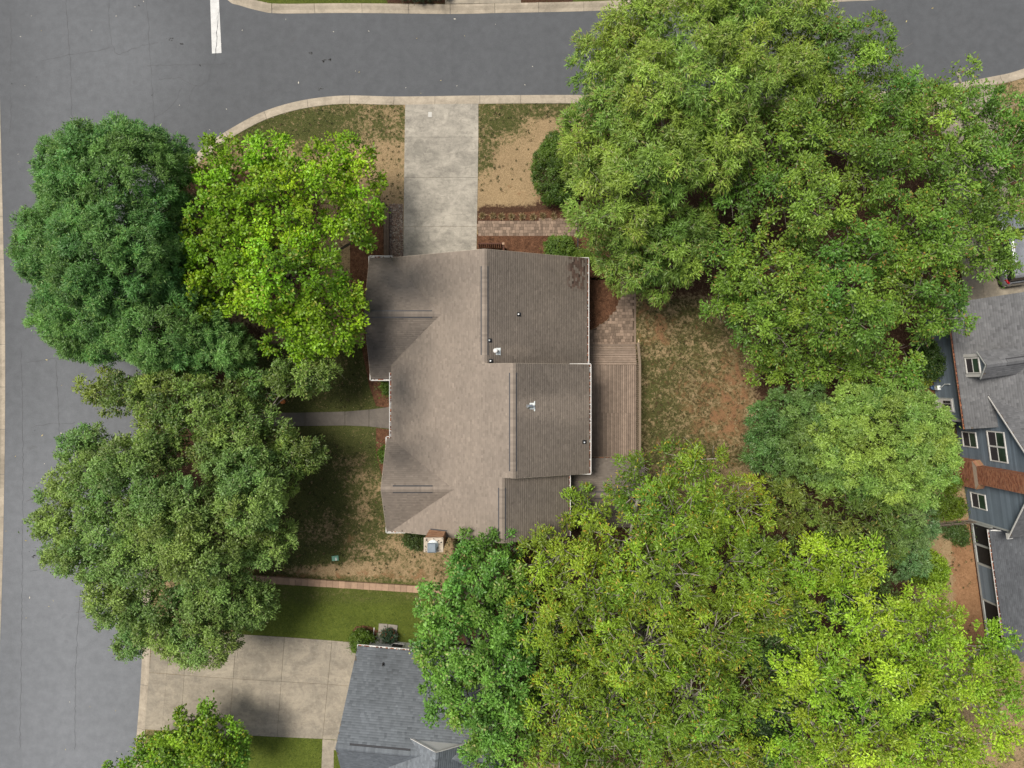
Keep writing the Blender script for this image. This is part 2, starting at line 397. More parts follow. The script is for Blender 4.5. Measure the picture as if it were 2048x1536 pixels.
# lots with cover weights
def softdisc(px, py, cx, cy, rx, ry, edge=.5):
    d = np.sqrt(((px-cx)/rx)**2 + ((py-cy)/ry)**2); return np.clip((1+edge-d)/(2*edge), 0, 1)
def softrect(px, py, x0, y0, x1, y1, e=10):
    return np.clip((px-x0)/e+.5,0,1)*np.clip((x1-px)/e+.5,0,1)*np.clip((py-y0)/e+.5,0,1)*np.clip((y1-py)/e+.5,0,1)
def cover(x, y):
    k = F/(H-.1); px = x*k+1024; py = 768-y*k
    g = np.full(np.shape(x), .38); d = np.full(np.shape(x), .12); l = np.zeros(np.shape(x)); m = np.zeros(np.shape(x))
    def put(arr, w, v): arr += (v-arr)*w
    # under the big trees: litter and bare soil
    for r in ((1160,200,2060,620),(1500,600,1900,1040),(830,1000,1900,1540),(300,640,540,1150),(300,330,720,640)):
        w = softrect(px, py, *r, 40); put(m, w, .62); put(g, w, .3)
    put(m, softrect(px, py, 640, 360, 800, 640, 20), .4)
    # front lawn by the corner
    w = softrect(px, py, 380, 195, 812, 310, 14); put(g, w, .56); put(m, w, 0)
    w = softdisc(px, py, 560, 245, 150, 32); put(g, w, .82)
    w = softrect(px, py, 690, 285, 812, 420, 16); put(g, w, .26); put(m, w, 0)
    # lawn right of the driveway
    w = softrect(px, py, 955, 195, 1160, 415, 14); put(g, w, .08); put(m, w, 0); put(d, w, .16)
    w = softdisc(px, py, 1000, 245, 62, 42); put(g, w, .72)
    w = softrect(px, py, 955, 200, 1160, 236, 12); put(g, w, .66)
    w = softdisc(px, py, 968, 310, 24, 50); put(g, w, .6)
    w = softdisc(px, py, 1090, 390, 80, 18); put(d, w, .42)
    w = softrect(px, py, 950, 409, 1170, 460, 26); put(m, w, .85)
    w = softdisc(px, py, 1130, 385, 60, 34, .6); put(m, w, .8)
    # back yard
    w = softrect(px, py, 1265, 590, 1500, 930, 20); put(g, w, .60); put(m, w, .42); put(d, w, .24)
    for c in ((1318,660,38,40,.50),(1400,790,52,50,.46),(1395,720,30,20,.3),(1350,880,50,30,.3),(1300,620,30,22,.45),(1430,840,50,40,.52)):
        put(d, softdisc(px, py, *c[:4]), c[4])
    w = softdisc(px, py, 1470, 800, 38, 105); put(d, w, .58); put(m, w, .42)
    w = softdisc(px, py, 1310, 840, 40, 90); put(g, w, .7)
    # front yard left of the house
    w = softrect(px, py, 500, 690, 785, 1160, 16); put(g, w, .95); put(m, w, .14); put(d, w, .08)
    w = softrect(px, py, 560, 690, 745, 815, 16); put(g, w, .80)
    for c in ((700,935,50,30,.6),(735,1000,40,60,.55),(640,1060,70,40,.62),(760,1110,70,45,.5),(840,1130,50,30,.4),(690,1140,120,14,.3)):
        put(g, softdisc(px, py, *c[:4]), c[4])
    w = softrect(px, py, 785, 1060, 900, 1165, 14); put(g, w, .42); put(m, w, 0); put(d, w, .22)
    w = softrect(px, py, 460, 1136, 870, 1158, 8); put(d, w, .46)
    w = softdisc(px, py, 705, 1080, 30, 20); put(d, w, .42)
    # lush neighbour lawn
    w = softrect(px, py, 470, 1170, 870, 1300, 10); put(g, w, .9); put(l, w, .92); put(m, w, 0); put(d, w, 0)
    w = softrect(px, py, 470, 1168, 870, 1206, 16); put(l, w, .55); put(g, w, .72)
    w = softrect(px, py, 280, 1465, 720, 1560, 10); put(g, w, .9); put(l, w, 1.0); put(m, w, 0); put(d, w, 0)
    w = softrect(px, py, 285, 1455, 335, 1490, 6); put(l, w, .3); put(g, w, .5)
    # across the top street
    w = softrect(px, py, 440, -200, 1300, 20, 8); put(g, w, .9); put(l, w, .75); put(m, w, 0); put(d, w, 0)
    w = softrect(px, py, 770, -200, 1150, 10, 14); put(m, w, .8)
    # right hand side
    w = softdisc(px, py, 2040, 205, 120, 60); put(g, w, .44); put(m, w, 0); put(d, w, .26)
    w = softdisc(px, py, 2060, 440, 60, 40); put(d, w, .9); put(m, w, 0)
    w = softrect(px, py, 1830, 930, 1945, 1330, 20); put(g, w, .2); put(m, w, .1); put(d, w, .34)
    w = softrect(px, py, 1905, 1040, 1990, 1330, 10); put(d, w, .95); put(m, w, 0)
    w = softdisc(px, py, 1870, 1160, 40, 60); put(g, w, .12); put(d, w, .4)
    w = softrect(px, py, 1880, 830, 1935, 960, 10); put(m, w, .7)
    w = softdisc(px, py, 2040, 1400, 60, 60); put(g, w, .4); put(m, w, .1); put(d, w, .4)
    return np.stack([g, d, l, m], -1)
cs = .25; gx = np.arange(-44, 44, cs); gy = np.arange(-34, 36, cs); nx, ny = len(gx)+1, len(gy)+1
VX, VY = np.meshgrid(np.append(gx, gx[-1]+cs), np.append(gy, gy[-1]+cs), indexing='ij')
VZ = .10 + .05*(fbm(VX, VY, 3.0, 5)-.5)
QX, QY = np.meshgrid(gx+cs/2, gy+cs/2, indexing='ij')
qi, qj = np.where(in_lot(QX, QY))
idx = lambda i, j: i*ny + j
Fq = np.stack([idx(qi,qj), idx(qi+1,qj), idx(qi+1,qj+1), idx(qi,qj+1)], 1)
used, inv = np.unique(Fq.ravel(), return_inverse=True)
Vg = np.stack([VX.ravel(), VY.ravel(), VZ.ravel()], 1)[used]
me = np_mesh('lawn', Vg, inv.reshape(-1,4), smooth=True)
at = me.attributes.new('cover', 'FLOAT_COLOR', 'POINT'); at.data.foreach_set('color', cover(Vg[:,0], Vg[:,1]).astype(np.float32).ravel())
lawn = link('lawn', me, M['ground']); tag(lawn, None, None, None, 'structure')

# road paint and cracks
sb = MB(); pts = PX([(419,-40),(436,-40),(443,106),(424,107)]); sb.add([(p.x,p.y,.004) for p in pts], [(3,2,1,0)])
sb.build('stop_line', M['paint'], road)
Z1 = 2.9257
crk = [[(855,-40),(868,130),(872,250),(884,400),(892,560),(905,720)],[(385,-30),(395,120),(412,400),(420,700),(424,840)],[(640,-20),(636,90),(648,230),(664,280),(692,316),(760,292),(850,262),(930,250)],
  [(240,352),(330,338),(420,318),(560,300),(655,272)],[(1285,40),(1272,180),(1258,340),(1232,400),(1214,470),(1150,502),(1060,462)],[(1150,500),(1108,560),(1112,600)],[(905,690),(950,662),(1015,606),(1060,520)],
  [(1262,470),(1330,545),(1372,600),(1402,644)],[(860,384),(1100,378),(1380,372)],[(1430,566),(1520,545),(1640,520)],[(60,560),(64,640),(58,800)],[(930,462),(1060,456)],[(75,1335),(180,1338)],[(60,60),(66,200),(60,420)]]
crk = [[(x/Z1, y/Z1) for x, y in c] for c in crk]
crk += [[(436,30),(433,60),(434,85),(431,112)]]
crk += [[(50,725),(78,722),(110,718),(160,722)],[(112,720),(116,800),(120,900),(114,960),(126,1010)],[(60,855),(95,848),(150,846)],[(42,700),(46,900),(44,1200),(40,1500)],[(60,1143),(100,1138),(140,1140)],[(160,1180),(152,1330),(150,1500)],[(900,60),(905,120),(903,190)],[(1770,30),(1800,70),(1812,150)]]
mb = MB()
for c in crk:
    p3 = smooth_line(PX(c), .22); 
    pts = [Vector((p.x+random.uniform(-.05,.05), p.y+random.uniform(-.05,.05), 0)) for p in p3]
    for i in range(len(pts)-1):
        a, b = pts[i], pts[i+1]; w = random.uniform(.006,.015); n = (b-a).normalized(); s = Vector((-n.y, n.x, 0))*w
        mb.add([(a.x-s.x,a.y-s.y,.0065),(a.x+s.x,a.y+s.y,.0065),(b.x+s.x,b.y+s.y,.0065),(b.x-s.x,b.y-s.y,.0065)], [(0,3,2,1)])
tag(mb.build('crack', M['crack'], road), None, None, None, 'stuff')
# fallen leaves and grit on the asphalt
mb = MB(); n = 0
while n < 130:
    px, py = random.uniform(0, 2048), random.uniform(0, 1536)
    p = P(px, py)
    if in_lot(np.array([p.x]), np.array([p.y]))[0]: continue
    n += 1; a = random.uniform(0, 6.28); L = random.choice((.04,.05,.06,.10)); z = .008
    c = random.choice(((.45,.38,.18),(.5,.47,.40),(.30,.24,.10),(.035,.035,.035),(.55,.52,.45)))
    mb.add([(p.x+L*math.cos(a),p.y+L*math.sin(a),z+.004),(p.x-L*.4*math.sin(a),p.y+L*.4*math.cos(a),z+.014),(p.x-L*math.cos(a),p.y-L*math.sin(a),z),(p.x+L*.4*math.sin(a),p.y-L*.4*math.cos(a),z+.006)], [(0,1,2,3)], c)
for (px, py, r) in ((640,177,.16),(648,122,.10),(660,120,.06),(622,106,.07),(340,78,.14),(362,88,.06),(66,1112,.20)):
    for k in range(9):
        p = P(px, py) + Vector((random.gauss(0,r), random.gauss(0,r*.5), .006)); s = random.uniform(.03,.08)
        mb.add([(p.x-s,p.y,p.z),(p.x,p.y-s*.6,p.z),(p.x+s,p.y,p.z),(p.x,p.y+s*.7,p.z)], [(0,1,2,3)], (.05,.05,.05))
tag(mb.build('fallen_leaves', mat('dry_leaf', (1,1,1), .1, 5, 30, .9, attr=True, bmp=0)), 'pale and dark specks of fallen leaves and grit on the asphalt', 'leaves', None, 'stuff')

# ---------------------------------------------------------------- slabs
def slabs(root, pieces, m, z1=.135, z0=.02, gap=.010, name='slab'):
    for poly in pieces:
        c = sum((Vector((p[0],p[1],0)) for p in poly), Vector())/len(poly); q = []
        for p in poly:
            d = Vector((p[0],p[1],0))-c; L = max(d.length, .01); d *= (L-gap*1.4)/L; q.append((c.x+d.x, c.y+d.y))
        if sum(q[i][0]*q[(i+1)%len(q)][1]-q[(i+1)%len(q)][0]*q[i][1] for i in range(len(q))) < 0: q = q[::-1]
        mb = MB(); mb.prism(q, z0, z1 + random.uniform(-.003,.003)); mb.build(name, m, root)
def lerp2(a, b, t): return (a[0]+(b[0]-a[0])*t, a[1]+(b[1]-a[1])*t)
def quad_strip(top, bot, rows, z=.13):
    """pieces between two pixel polylines, split at row fractions"""
    out = []
    for i in range(len(top)-1):
        for r0, r1 in zip(rows[:-1], rows[1:]):
            q = [lerp2(top[i],bot[i],r0), lerp2(top[i+1],bot[i+1],r0), lerp2(top[i+1],bot[i+1],r1), lerp2(top[i],bot[i],r1)]
            out.append([P(x,y,z) for x,y in q])
    return out
main_drive = tag(empty('driveway'), 'pale concrete driveway of four slabs running from the top street to the brown roofed house', 'driveway', None, 'structure')
Ls = [(810,209),(809,274),(808,355),(807,453),(806,560)]; Rs = [(957,207),(957,274),(956,355),(954,453),(952,560)]
slabs(main_drive, quad_strip(Ls, Rs, [0, 1]), M['concrete'])
side_drive = tag(empty('driveway'), 'wide tan concrete driveway of scored squares beside the grey roofed house', 'driveway', None, 'structure')
T = [(306,1254),(341,1257),(374,1260),(473,1268),(569,1274),(664,1281),(760,1289)]; B = [(289,1459),(324,1461),(361,1463),(458,1469),(554,1474),(645,1478),(740,1484)]
slabs(side_drive, quad_strip(T, B, [0, .445, 1]), M['tan_concrete'])
slabs(side_drive, quad_strip([(645,1478),(642,1560)], [(668,1480),(667,1560)], [0,1]), M['tan_concrete'])
slabs(side_drive, quad_strip([(668,1480),(667,1500)], [(740,1484),(740,1506)], [0,1]), M['tan_concrete'])
east_drive = tag(empty('driveway'), 'tan concrete driveway under the trees where the silver vehicle is parked', 'driveway', None, 'structure')
slabs(east_drive, quad_strip([(1870,180),(1888,300),(1905,420),(1922,540),(1936,650)], [(1990,170),(2004,300),(2022,420),(2046,540),(2060,650)], [0,.32,1]), M['tan_concrete'])
slabs(east_drive, quad_strip([(2022,440),(2046,540),(2060,650)], [(2110,430),(2130,540),(2150,650)], [0,1]), M['tan_concrete'])
north_drive = tag(empty('driveway'), 'strip of tan concrete driveway across the top street', 'driveway', None, 'structure')
slabs(north_drive, quad_strip([(888,-160),(890,8)], [(1040,-160),(1042,6)], [0,.45,1]), M['tan_concrete'])
walk = tag(empty('front_path'), 'dark concrete front path widening towards the brown roofed house', 'path', None, 'structure')
Tp = [(300,828),(380,828),(455,827),(530,826),(610,825),(690,823),(738,819),(800,811)]; Bp = [(300,853),(380,853),(455,853),(530,853),(610,852),(690,851),(738,853),(800,860)]
slabs(walk, quad_strip(Tp, Bp, [0,1]), M['walk'])

# mulch beds: raised sheets with bark chips on top
def bed(pts, label, z=.135, chips=600, mt='mulch'):
    w = [P(x, y, z) for x, y in pts]
    if sum(w[i].x*w[(i+1)%len(w)].y-w[(i+1)%len(w)].x*w[i].y for i in range(len(w))) < 0: w = w[::-1]
    mb = MB(); mb.prism(w, .03, z); o = mb.build('mulch_bed', M[mt]); tag(o, label, None, None, 'structure')
    xs = [p.x for p in w]; ys = [p.y for p in w]; c = MB(); n = 0
    while n < chips:
        x = rng.uniform(min(xs), max(xs)); y = rng.uniform(min(ys), max(ys))
        if not inside(np.array([x]), np.array([y]), w)[0]: n += .2; continue
        n += 1; a = rng.uniform(0, 6.28); L = rng.uniform(.02,.06); W = L*.35; t = rng.uniform(-.02,.03)
        col = [(.16,.075,.04),(.075,.035,.02),(.22,.12,.07),(.05,.025,.016),(.12,.055,.03)][int(rng.integers(5))]
        ca, sa = math.cos(a), math.sin(a)
        c.add([(x-L*ca,y-L*sa,z+.004),(x+W*sa,y-W*ca,z+.012),(x+L*ca,y+L*sa,z+.012+abs(t)),(x-W*sa,y+W*ca,z+.008)], [(0,1,2,3)], col)
    tag(c.build('bark_chips', M['chip'], o), None, None, None, 'stuff')
bed([(956,428),(1010,426),(1060,424),(1110,416),(1160,410),(1162,441),(956,441)], 'brown mulch bed above the paver path', chips=1500)
bed([(954,469),(1230,469),(1230,560),(954,560)], 'brown mulch bed between the paver path and the brown roof', chips=1500)
bed([(1170,555),(1245,555),(1242,590),(1232,620),(1212,642),(1190,656),(1170,664)], 'curved brown mulch bed right of the brown roof', chips=900)
bed([(700,470),(730,440),(748,402),(766,402),(768,540),(760,640),(735,700),(722,640),(700,560)], 'brown mulch bed under the lime tree beside the timber wall', chips=900)
bed([(722,690),(790,690),(795,820),(752,812),(738,770)], 'brown mulch bed in the recess above the front path', chips=600)
bed([(752,856),(800,862),(790,960),(766,960),(752,905)], 'brown mulch bed in the recess below the front path', chips=400)
bed([(704,1262),(712,1253),(726,1251),(742,1254),(756,1262),(756,1300),(706,1300)], 'small round mulch bed round the clipped bush by the grey roof', chips=250)
bed([(1840,760),(1895,700),(1900,860),(1880,860),(1840,800)], 'brown mulch bed along the blue house', chips=300)
# gravel strip
gpoly = PX([(779,408),(806,408),(806,560),(776,560)], .12)
mb = MB(); mb.prism(gpoly[::-1], .03, .12); gb = mb.build('gravel_strip', M['gravel']); tag(gb, 'strip of loose gravel between the timber wall and the driveway', None, None, 'structure')
mb = MB()
for k in range(3200):
    px = random.uniform(779,806); py = random.uniform(408,520); p = P(px, py, .12); r = random.uniform(.018,.045) if random.random() < .94 else random.uniform(.06,.10)
    col = random.choice(((.28,.21,.16),(.18,.13,.10),(.36,.29,.23),(.11,.08,.07),(.26,.16,.11),(.42,.38,.32)))
    a = random.uniform(0,6.28); q = [(p.x+r*math.cos(a+t)*random.uniform(.7,1.1), p.y+r*math.sin(a+t)*random.uniform(.7,1.1), p.z) for t in (0,1.57,3.14,4.71)]
    mb.add(q+[(p.x,p.y,p.z+r*.8)], [(0,1,4),(1,2,4),(2,3,4),(3,0,4)], col)
tag(mb.build('pebbles', M['pebble'], gb), None, None, None, 'stuff')

# pavers
def lay_pavers(root, poly, ang=0.0, z=.15, step=.215, limit=290):
    xs = [p[0] for p in poly]; ys = [p[1] for p in poly]; n = 0; extra = MB(); meshes = {}
    y = min(ys); row = 0
    bedm = MB(); pl = list(poly)
    if sum(pl[i][0]*pl[(i+1)%len(pl)][1]-pl[(i+1)%len(pl)][0]*pl[i][1] for i in range(len(pl))) < 0: pl = pl[::-1]
    bedm.prism(pl, .04, z-.03); bedm.build('paver_bed', M['paver_bed'], root)
    while y < max(ys):
        x = min(xs) - random.uniform(0,.25)
        while x < max(xs):
            w = random.choice((.16,.22,.30)); cx, cy = x+w/2, y+step/2
            if inside(np.array([cx]), np.array([cy]), poly)[0]:
                if n < limit:
                    if w not in meshes:
                        b = MB(); b.loft([[(-w/2+.006+i,-step/2+.006+i,zz),(w/2-.006-i,-step/2+.006+i,zz),(w/2-.006-i,step/2-.006-i,zz),(-w/2+.006+i,step/2-.006-i,zz)] for i, zz in ((0,-.07),(0,-.008),(.008,0))]); meshes[w] = b.mesh('paver'); meshes[w].materials.append(M['paver'])
                    o = bpy.data.objects.new('paver', meshes[w]); C.objects.link(o); o.parent = root
                    o.location = (cx, cy, z + random.uniform(-.004,.006)); o.rotation_euler = (random.uniform(-.015,.015), random.uniform(-.015,.015), random.uniform(-.02,.02))
                else: extra.box((x+.006,y+.006,z-.07),(x+w-.006,y+step-.006,z+random.uniform(-.004,.004)))
                n += 1
            x += w
        y += step; row += 1
    if extra.v: tag(extra.build('pavers', M['paver'], root), None, None, None, 'stuff')
    return n
pp = tag(empty('paver_path'), 'straight paver path leading right from the driveway', 'path', None, 'structure')
lay_pavers(pp, [(p.x,p.y) for p in PX([(956,440),(1060,439),(1158,438),(1158,469),(1060,470),(956,472)], .15)])
pt = tag(empty('paver_patio'), 'curved paver patio at the foot of the deck steps', 'patio', None, 'structure')
lay_pavers(pt, [(p.x,p.y) for p in PX([(1172,664),(1192,656),(1213,642),(1233,620),(1243,590),(1240,540),(1236,480),(1268,480),(1268,690),(1172,690)], .15)])
mb = MB(); y = P(0,688,.15).y
while y < P(0,560,.15).y:
    mb.box((P(1268.5,0,.15).x, y+.005, .05), (P(1268.5,0,.15).x+.12, y+.205, .158)); y += .21
tag(mb.build('paver_edging', M['paver'], pt), None, None, None, 'stuff')

# block ribbon wall between the two front lawns
rw = tag(empty('low_block_wall'), 'low straight wall of tan blocks between the two front lawns', 'wall')
a, b = P(430,1154,.35), P(900,1183,.35); n = 38; dv = (b-a)/n; ang = math.atan2(dv.y, dv.x)
for i in range(n):
    c = a + dv*(i+.5); mb = MB(); mb.cbox((0,0,0), dv.length-.012, .47+random.uniform(-.01,.01), .36)
    o = mb.build('block', M['block'], rw); o.location = (c.x, c.y, .17+random.uniform(-.006,.006)); o.rotation_euler = (0,0,ang+random.uniform(-.006,.006))
# timber retaining wall beside the gravel
tw = tag(empty('timber_wall'), 'dark timber retaining wall between the mulch and the gravel strip', 'wall')
x0, x1 = P(767.5,0,.55).x, P(777.5,0,.55).x; ya, yb, ym = P(0,412,.55).y, P(0,545,.55).y, P(0,470,.55).y
for lay in range(3):
    for q, (xa, xb) in enumerate(((x0, (x0+x1)/2-.006), ((x0+x1)/2+.006, x1))):
        cut = ym + (.6 if (lay+q) % 2 else -.7)
        for (u, v) in ((ya, cut+.006), (cut-.006, yb)):
            mb = MB(); mb.box((xa, v, .02+lay*.18), (xb, u, .02+lay*.18+.172)); mb.build('timber', M['timber'], tw)
p, q = P(772,410,.5), P(748,398,.5)
for lay in range(3):
    mb = MB(); mb.bar((p.x,p.y,.1+lay*.18), (q.x,q.y,.1+lay*.18), .17, .172); mb.build('timber', M['timber'], tw)
# thin dark metal fence crossing the path
mf = tag(empty('metal_fence'), 'thin dark metal edging fence crossing the end of the paver path', 'fence')
fx = P(1156,0,.7).x; f0, f1 = P(0,402,.7).y, P(0,520,.7).y
for z in (.25, .75): mb = MB(); mb.bar((fx,f0,z),(fx,f1,z),.045,.04); mb.build('rail', M['blackmetal'], mf)
k = 0; y = f0
while y > f1:
    mb = MB(); mb.box((fx-.02,y-.02,.1),(fx+.02,y+.02,.85)); mb.build('post', M['blackmetal'], mf); y -= .9
mb = MB(); y = f0-.1
while y > f1: mb.box((fx-.008,y-.008,.2),(fx+.008,y+.008,.76)); y -= .11
tag(mb.build('pickets', M['blackmetal'], mf), None, None, None, 'stuff')
# stained wooden screen by the garage wall
ws = tag(empty('wooden_screen'), 'dark stained wooden slat screen beside the driveway end of the brown roof', 'screen')
sy = P(0,487,1.85).y; xa, xb = P(957,0,1.8).x, P(1007,0,1.8).x; SH = 1.85
mb = MB(); mb.box((xa,sy-.05,SH-.09),(xb,sy+.05,SH)); mb.build('top_rail', M['stainwood'], ws)
mb = MB(); mb.box((xb-.06,sy-1.6,SH-.09),(xb+.06,sy-.06,SH)); mb.build('side_rail', M['stainwood'], ws)
mb = MB(); mb.box((xb-.09,sy-.09,.1),(xb+.06,sy+.06,SH+.08)); mb.build('corner_post', M['block'], ws)
x = xa
while x < xb-.1:
    mb = MB(); mb.box((x,sy-.03,.14),(x+.09,sy,SH-.1)); mb.build('slat', M['stainwood'], ws); x += .14
y = sy-.2
while y > sy-1.5:
    mb = MB(); mb.box((xb-.03,y,.14),(xb,y+.09,SH-.1)); mb.build('slat', M['stainwood'], ws); y -= .14
# small things in the yards
um = tag(empty('utility_marker', P(391,311,.1)), 'slim teal utility marker post with a white top at the kerb corner', 'marker post')
mb = MB(); mb.loft([[(-.055+dx*t,-.02+dy*t,z),(.055+dx*t,-.02+dy*t,z),(.03+dx*t,.03+dy*t,z),(-.03+dx*t,.03+dy*t,z)] for t, z, dx, dy in ((0,0,0,0),(.4,.5,.06,.1),(1,1.0,.06,.16))]); mb.build('post', M['teal'], um)
mb = MB(); mb.loft([[(-.05+.06,-.02+.16,z),(.05+.06,-.02+.16,z),(.03+.06,.03+.16,z),(-.03+.06,.03+.16,z)] for z in (1.0,1.22)]); mb.build('cap', M['white'], um)
ub = tag(empty('utility_box', P(671,1116,.1), .1), 'small green utility box lid set in the front lawn', 'utility box')
mb = MB(); mb.loft([[(-s,-t,z),(s,-t,z),(s,t,z),(-s,t,z)] for s,t,z in ((.24,.18,-.05),(.24,.18,.09),(.21,.15,.12))]); mb.build('box', M['boxgreen'], ub)
mb = MB(); mb.box((.02,-.16,.12),(.10,.04,.135)); mb.build('label_plate', M['white'], ub)
M['palesheet'] = mat('grey_card', (.44,.43,.40), .08, 4, 40, .8)
wp = MB(); wp.cbox((0,0,0), .26, .36, .008); o = wp.build('paper_sheet', M['palesheet']); o.location = P(860,229,.145); tag(o, 'small pale sheet lying on the driveway near the street', 'paper')
pot = MB(); pot.lathe((0,0,0), [(.02,.0),(.13,.01),(.18,.10),(.19,.2),(.14,.29),(.05,.33),(.01,.335)], 14); o = pot.build('clay_ball', M['terracotta'], None, True); o.location = P(567,803,.1); tag(o, 'small orange clay ball on the dark lawn beside the front path', 'ornament')
st = tag(empty('stepping_stones'), 'four grey flagstones at the corner of the grey roofed house', 'stepping stones', None, 'structure')
for (px, py, w, h) in ((766,1256,.62,.62),(785,1258,.66,.62),(762,1274,.6,.56),(788,1274,.5,.56)):
    mb = MB(); mb.cbox((0,0,0), w, h, .07); o = mb.build('flagstone', M['slabgrey'], st); o.location = P(px, py, .13); o.rotation_euler = (0,0,-.08+random.uniform(-.05,.05))
# ---------------------------------------------------------------- roofs
def shingle_mesh(e0, ed, up, L, run, pitch, colfn, course=.118, butt=.020):
    """lapped shingle tabs on one slope. e0 eave corner, ed unit along the eave, up unit uphill (horizontal)"""
    e0 = np.array(e0, float); ed = np.array([ed[0], ed[1], 0.]); up = np.array([up[0], up[1], 0.]); Vs = []; Cs = []
    nrm = np.cross(ed, up); flip = nrm[2] < 0
    ncs = max(1, int(round(run/course))); course = run/ncs
    for k in range(ncs):
        d0 = k*course - (.03 if k == 0 else 0); d1 = min(run, (k+1)*course*1.0 + .014)
        w = rng.choice([.14,.17,.20,.24,.30], size=int(L/.15)+4); s = np.cumsum(w) - rng.uniform(0,.3) - .15
        s = np.clip(s, 0, L); a, b = s[:-1], s[1:]; ok = b-a > .01; a, b = a[ok], b[ok]; n = len(a)
        t = butt*rng.uniform(.75,1.3,n); 
        def pt(sv, d, z): return e0 + sv[:,None]*ed + d*up + np.stack([np.zeros(n),np.zeros(n),pitch*d + z],1)
        q = [pt(a,d0,np.zeros(n)), pt(b,d0,np.zeros(n)), pt(a,d0,t), pt(b,d0,t), pt(b,d1,np.full(n,.004)), pt(a,d1,np.full(n,.004))]
        Vs.append(np.stack(q,1)); cc = e0 + ((a+b)/2)[:,None]*ed + (d0+course/2)*up; cc[:,2] += pitch*(d0+course/2)
        Cs.append(colfn(cc))
    V = np.concatenate(Vs).reshape(-1,3); n = len(V)//6; base = np.arange(n)[:,None]*6
    f = np.concatenate([base+np.array([2,3,4,5]), base+np.array([0,1,3,2])], 1).reshape(-1,4)
    if flip: f = f[:, ::-1]
    c = np.repeat(np.concatenate(Cs), 2, 0)
    return np_mesh('shingles', V, f, c)

def roof_slope(house, e0, ed, up, L, run, pitch, colfn, thick=.14, name='roof_slope', **kw):
    e0 = Vector(e0); ed3 = Vector((ed[0],ed[1],0)); up3 = Vector((up[0],up[1],0)); mb = MB()
    top = [e0, e0+ed3*L, e0+ed3*L+up3*run+Vector((0,0,pitch*run)), e0+up3*run+Vector((0,0,pitch*run))]
    if ed3.cross(up3).z < 0: top = top[::-1]
    dz = Vector((0,0,thick)); low = [p-dz for p in top]; ins = Vector((0,0,.003))
    mb.add([p-ins for p in top]+low, [(0,1,2,3),(7,6,5,4)]+[(i,4+i,4+(i+1)%4,(i+1)%4) for i in range(4)])
    s = mb.build(name, M['soffit'], house)
    me = shingle_mesh(e0, ed, up, L, run, pitch, colfn, **kw); me.materials.append(M['shingle'])
    o = link('shingles', me, None, s); tag(o, None, None, None, 'stuff'); return s

def ridge(house, p0, p1, pl, pr, colfn, vent=None, w=.175, mat_=None):
    """cap shingles along a ridge from p0 to p1 (pl / pr: pitch falling to the left / right of p0->p1); vent=(t0,t1) raised part in metres"""
    p0 = Vector(p0); p1 = Vector(p1); d = (p1-p0); L = d.length; d.normalize(); lf = Vector((-d.y, d.x, 0)); 
    def ring(s, ww, h, th):
        c = p0 + d*s + Vector((0,0,h)); a = c+lf*ww-Vector((0,0,ww*pl)); b = c-lf*ww-Vector((0,0,ww*pr)); dn = Vector((0,0,th)); return [a, a-dn, c-dn, b-dn, b, c]
    mb = MB(); s = 0; step = .145
    while s < L-.02:
        raised = vent and vent[0] <= s <= vent[1]; h = .062 if raised else .022
        e = min(L, s+step+.02); cc = p0+d*s; col = tuple(colfn(np.array([[cc.x,cc.y,cc.z]]))[0])
        mb.loft([[q for q in ring(s, w, h+.012, .02)], [q for q in ring(e, w, h, .02)]], True, col); s += step
    o = mb.build('ridge_cap', M['shingle'], house)
    if vent:
        vb = MB(); vb.loft([ring(vent[0]+.13, w+.075, .040, .065), ring(vent[1]+.02, w+.075, .040, .065)], True); vb.build('ridge_vent', M['flashing'], house)

def gutter(house, p0, p1, out, litter=.8, m='white', hang=.6, wd=.13):
    """open trough along an eave, hangers across it, leaf litter inside"""
    p0 = Vector(p0); p1 = Vector(p1); o = Vector((out[0], out[1], 0)).normalized(); d = p1-p0; L = d.length; d.normalize(); mb = MB(); z = Vector((0,0,1))
    def strip(a0, a1, th):   # plate between offsets a0,a1 = (out,z)
        q = [p + o*a[0] + z*a[1] for p in (p0, p1) for a in (a0, a1)]; nn = (z*(a1[0]-a0[0]) - o*(a1[1]-a0[1])).normalized()*th
        mb.loft([[q[0],q[1],q[1]+nn,q[0]+nn],[q[2],q[3],q[3]+nn,q[2]+nn]])
    strip((.0,-.12),(.0,-.005),.006); strip((.006,-.12),(wd-.03,-.12),.006); strip((wd-.035,-.12),(wd,-.0),.010); strip((wd-.004,.003),(wd+.022,.003),.012)
    s = hang/2
    while s < L:
        c = p0+d*s; mb.bar(c+o*.008+z*-.004, c+o*(wd-.012)+z*-.004, .03, .014); s += hang
    for e in (p0+d*.004, p1-d*.004): mb.bar(e+o*.01+z*-.06, e+o*(wd-.02)+z*-.06, .006, .10)
    g = mb.build('gutter', M[m], house)
    if litter:
        lb = MB(); s = .02
        while s < L-.04:
            e = min(L-.02, s+random.uniform(.05,.14))
            if random.random() < litter:
                h = random.uniform(-.075,-.022); q = [p0+d*s+o*.012, p0+d*e+o*.012, p0+d*e+o*(wd-.034), p0+d*s+o*(wd-.034)]
                col = random.choice(((1,1,1),(1.5,1.2,1),(.5,.4,.4),(.9,.6,.7),(1.8,1.4,1.1)))
                lb.loft([[v+z*-.11 for v in q], [v+z*(h+random.uniform(-.02,.02)) for v in q]], True, col)
            s = e
        if lb.v: tag(lb.build('leaf_litter', M['litter2'], g), None, None, None, 'stuff')
    return g
M['litter2'] = mat('gutter_leaves', (.16,.078,.05), .6, 10, 30, .95, attr=True, bmp=.8, bdist=.03)

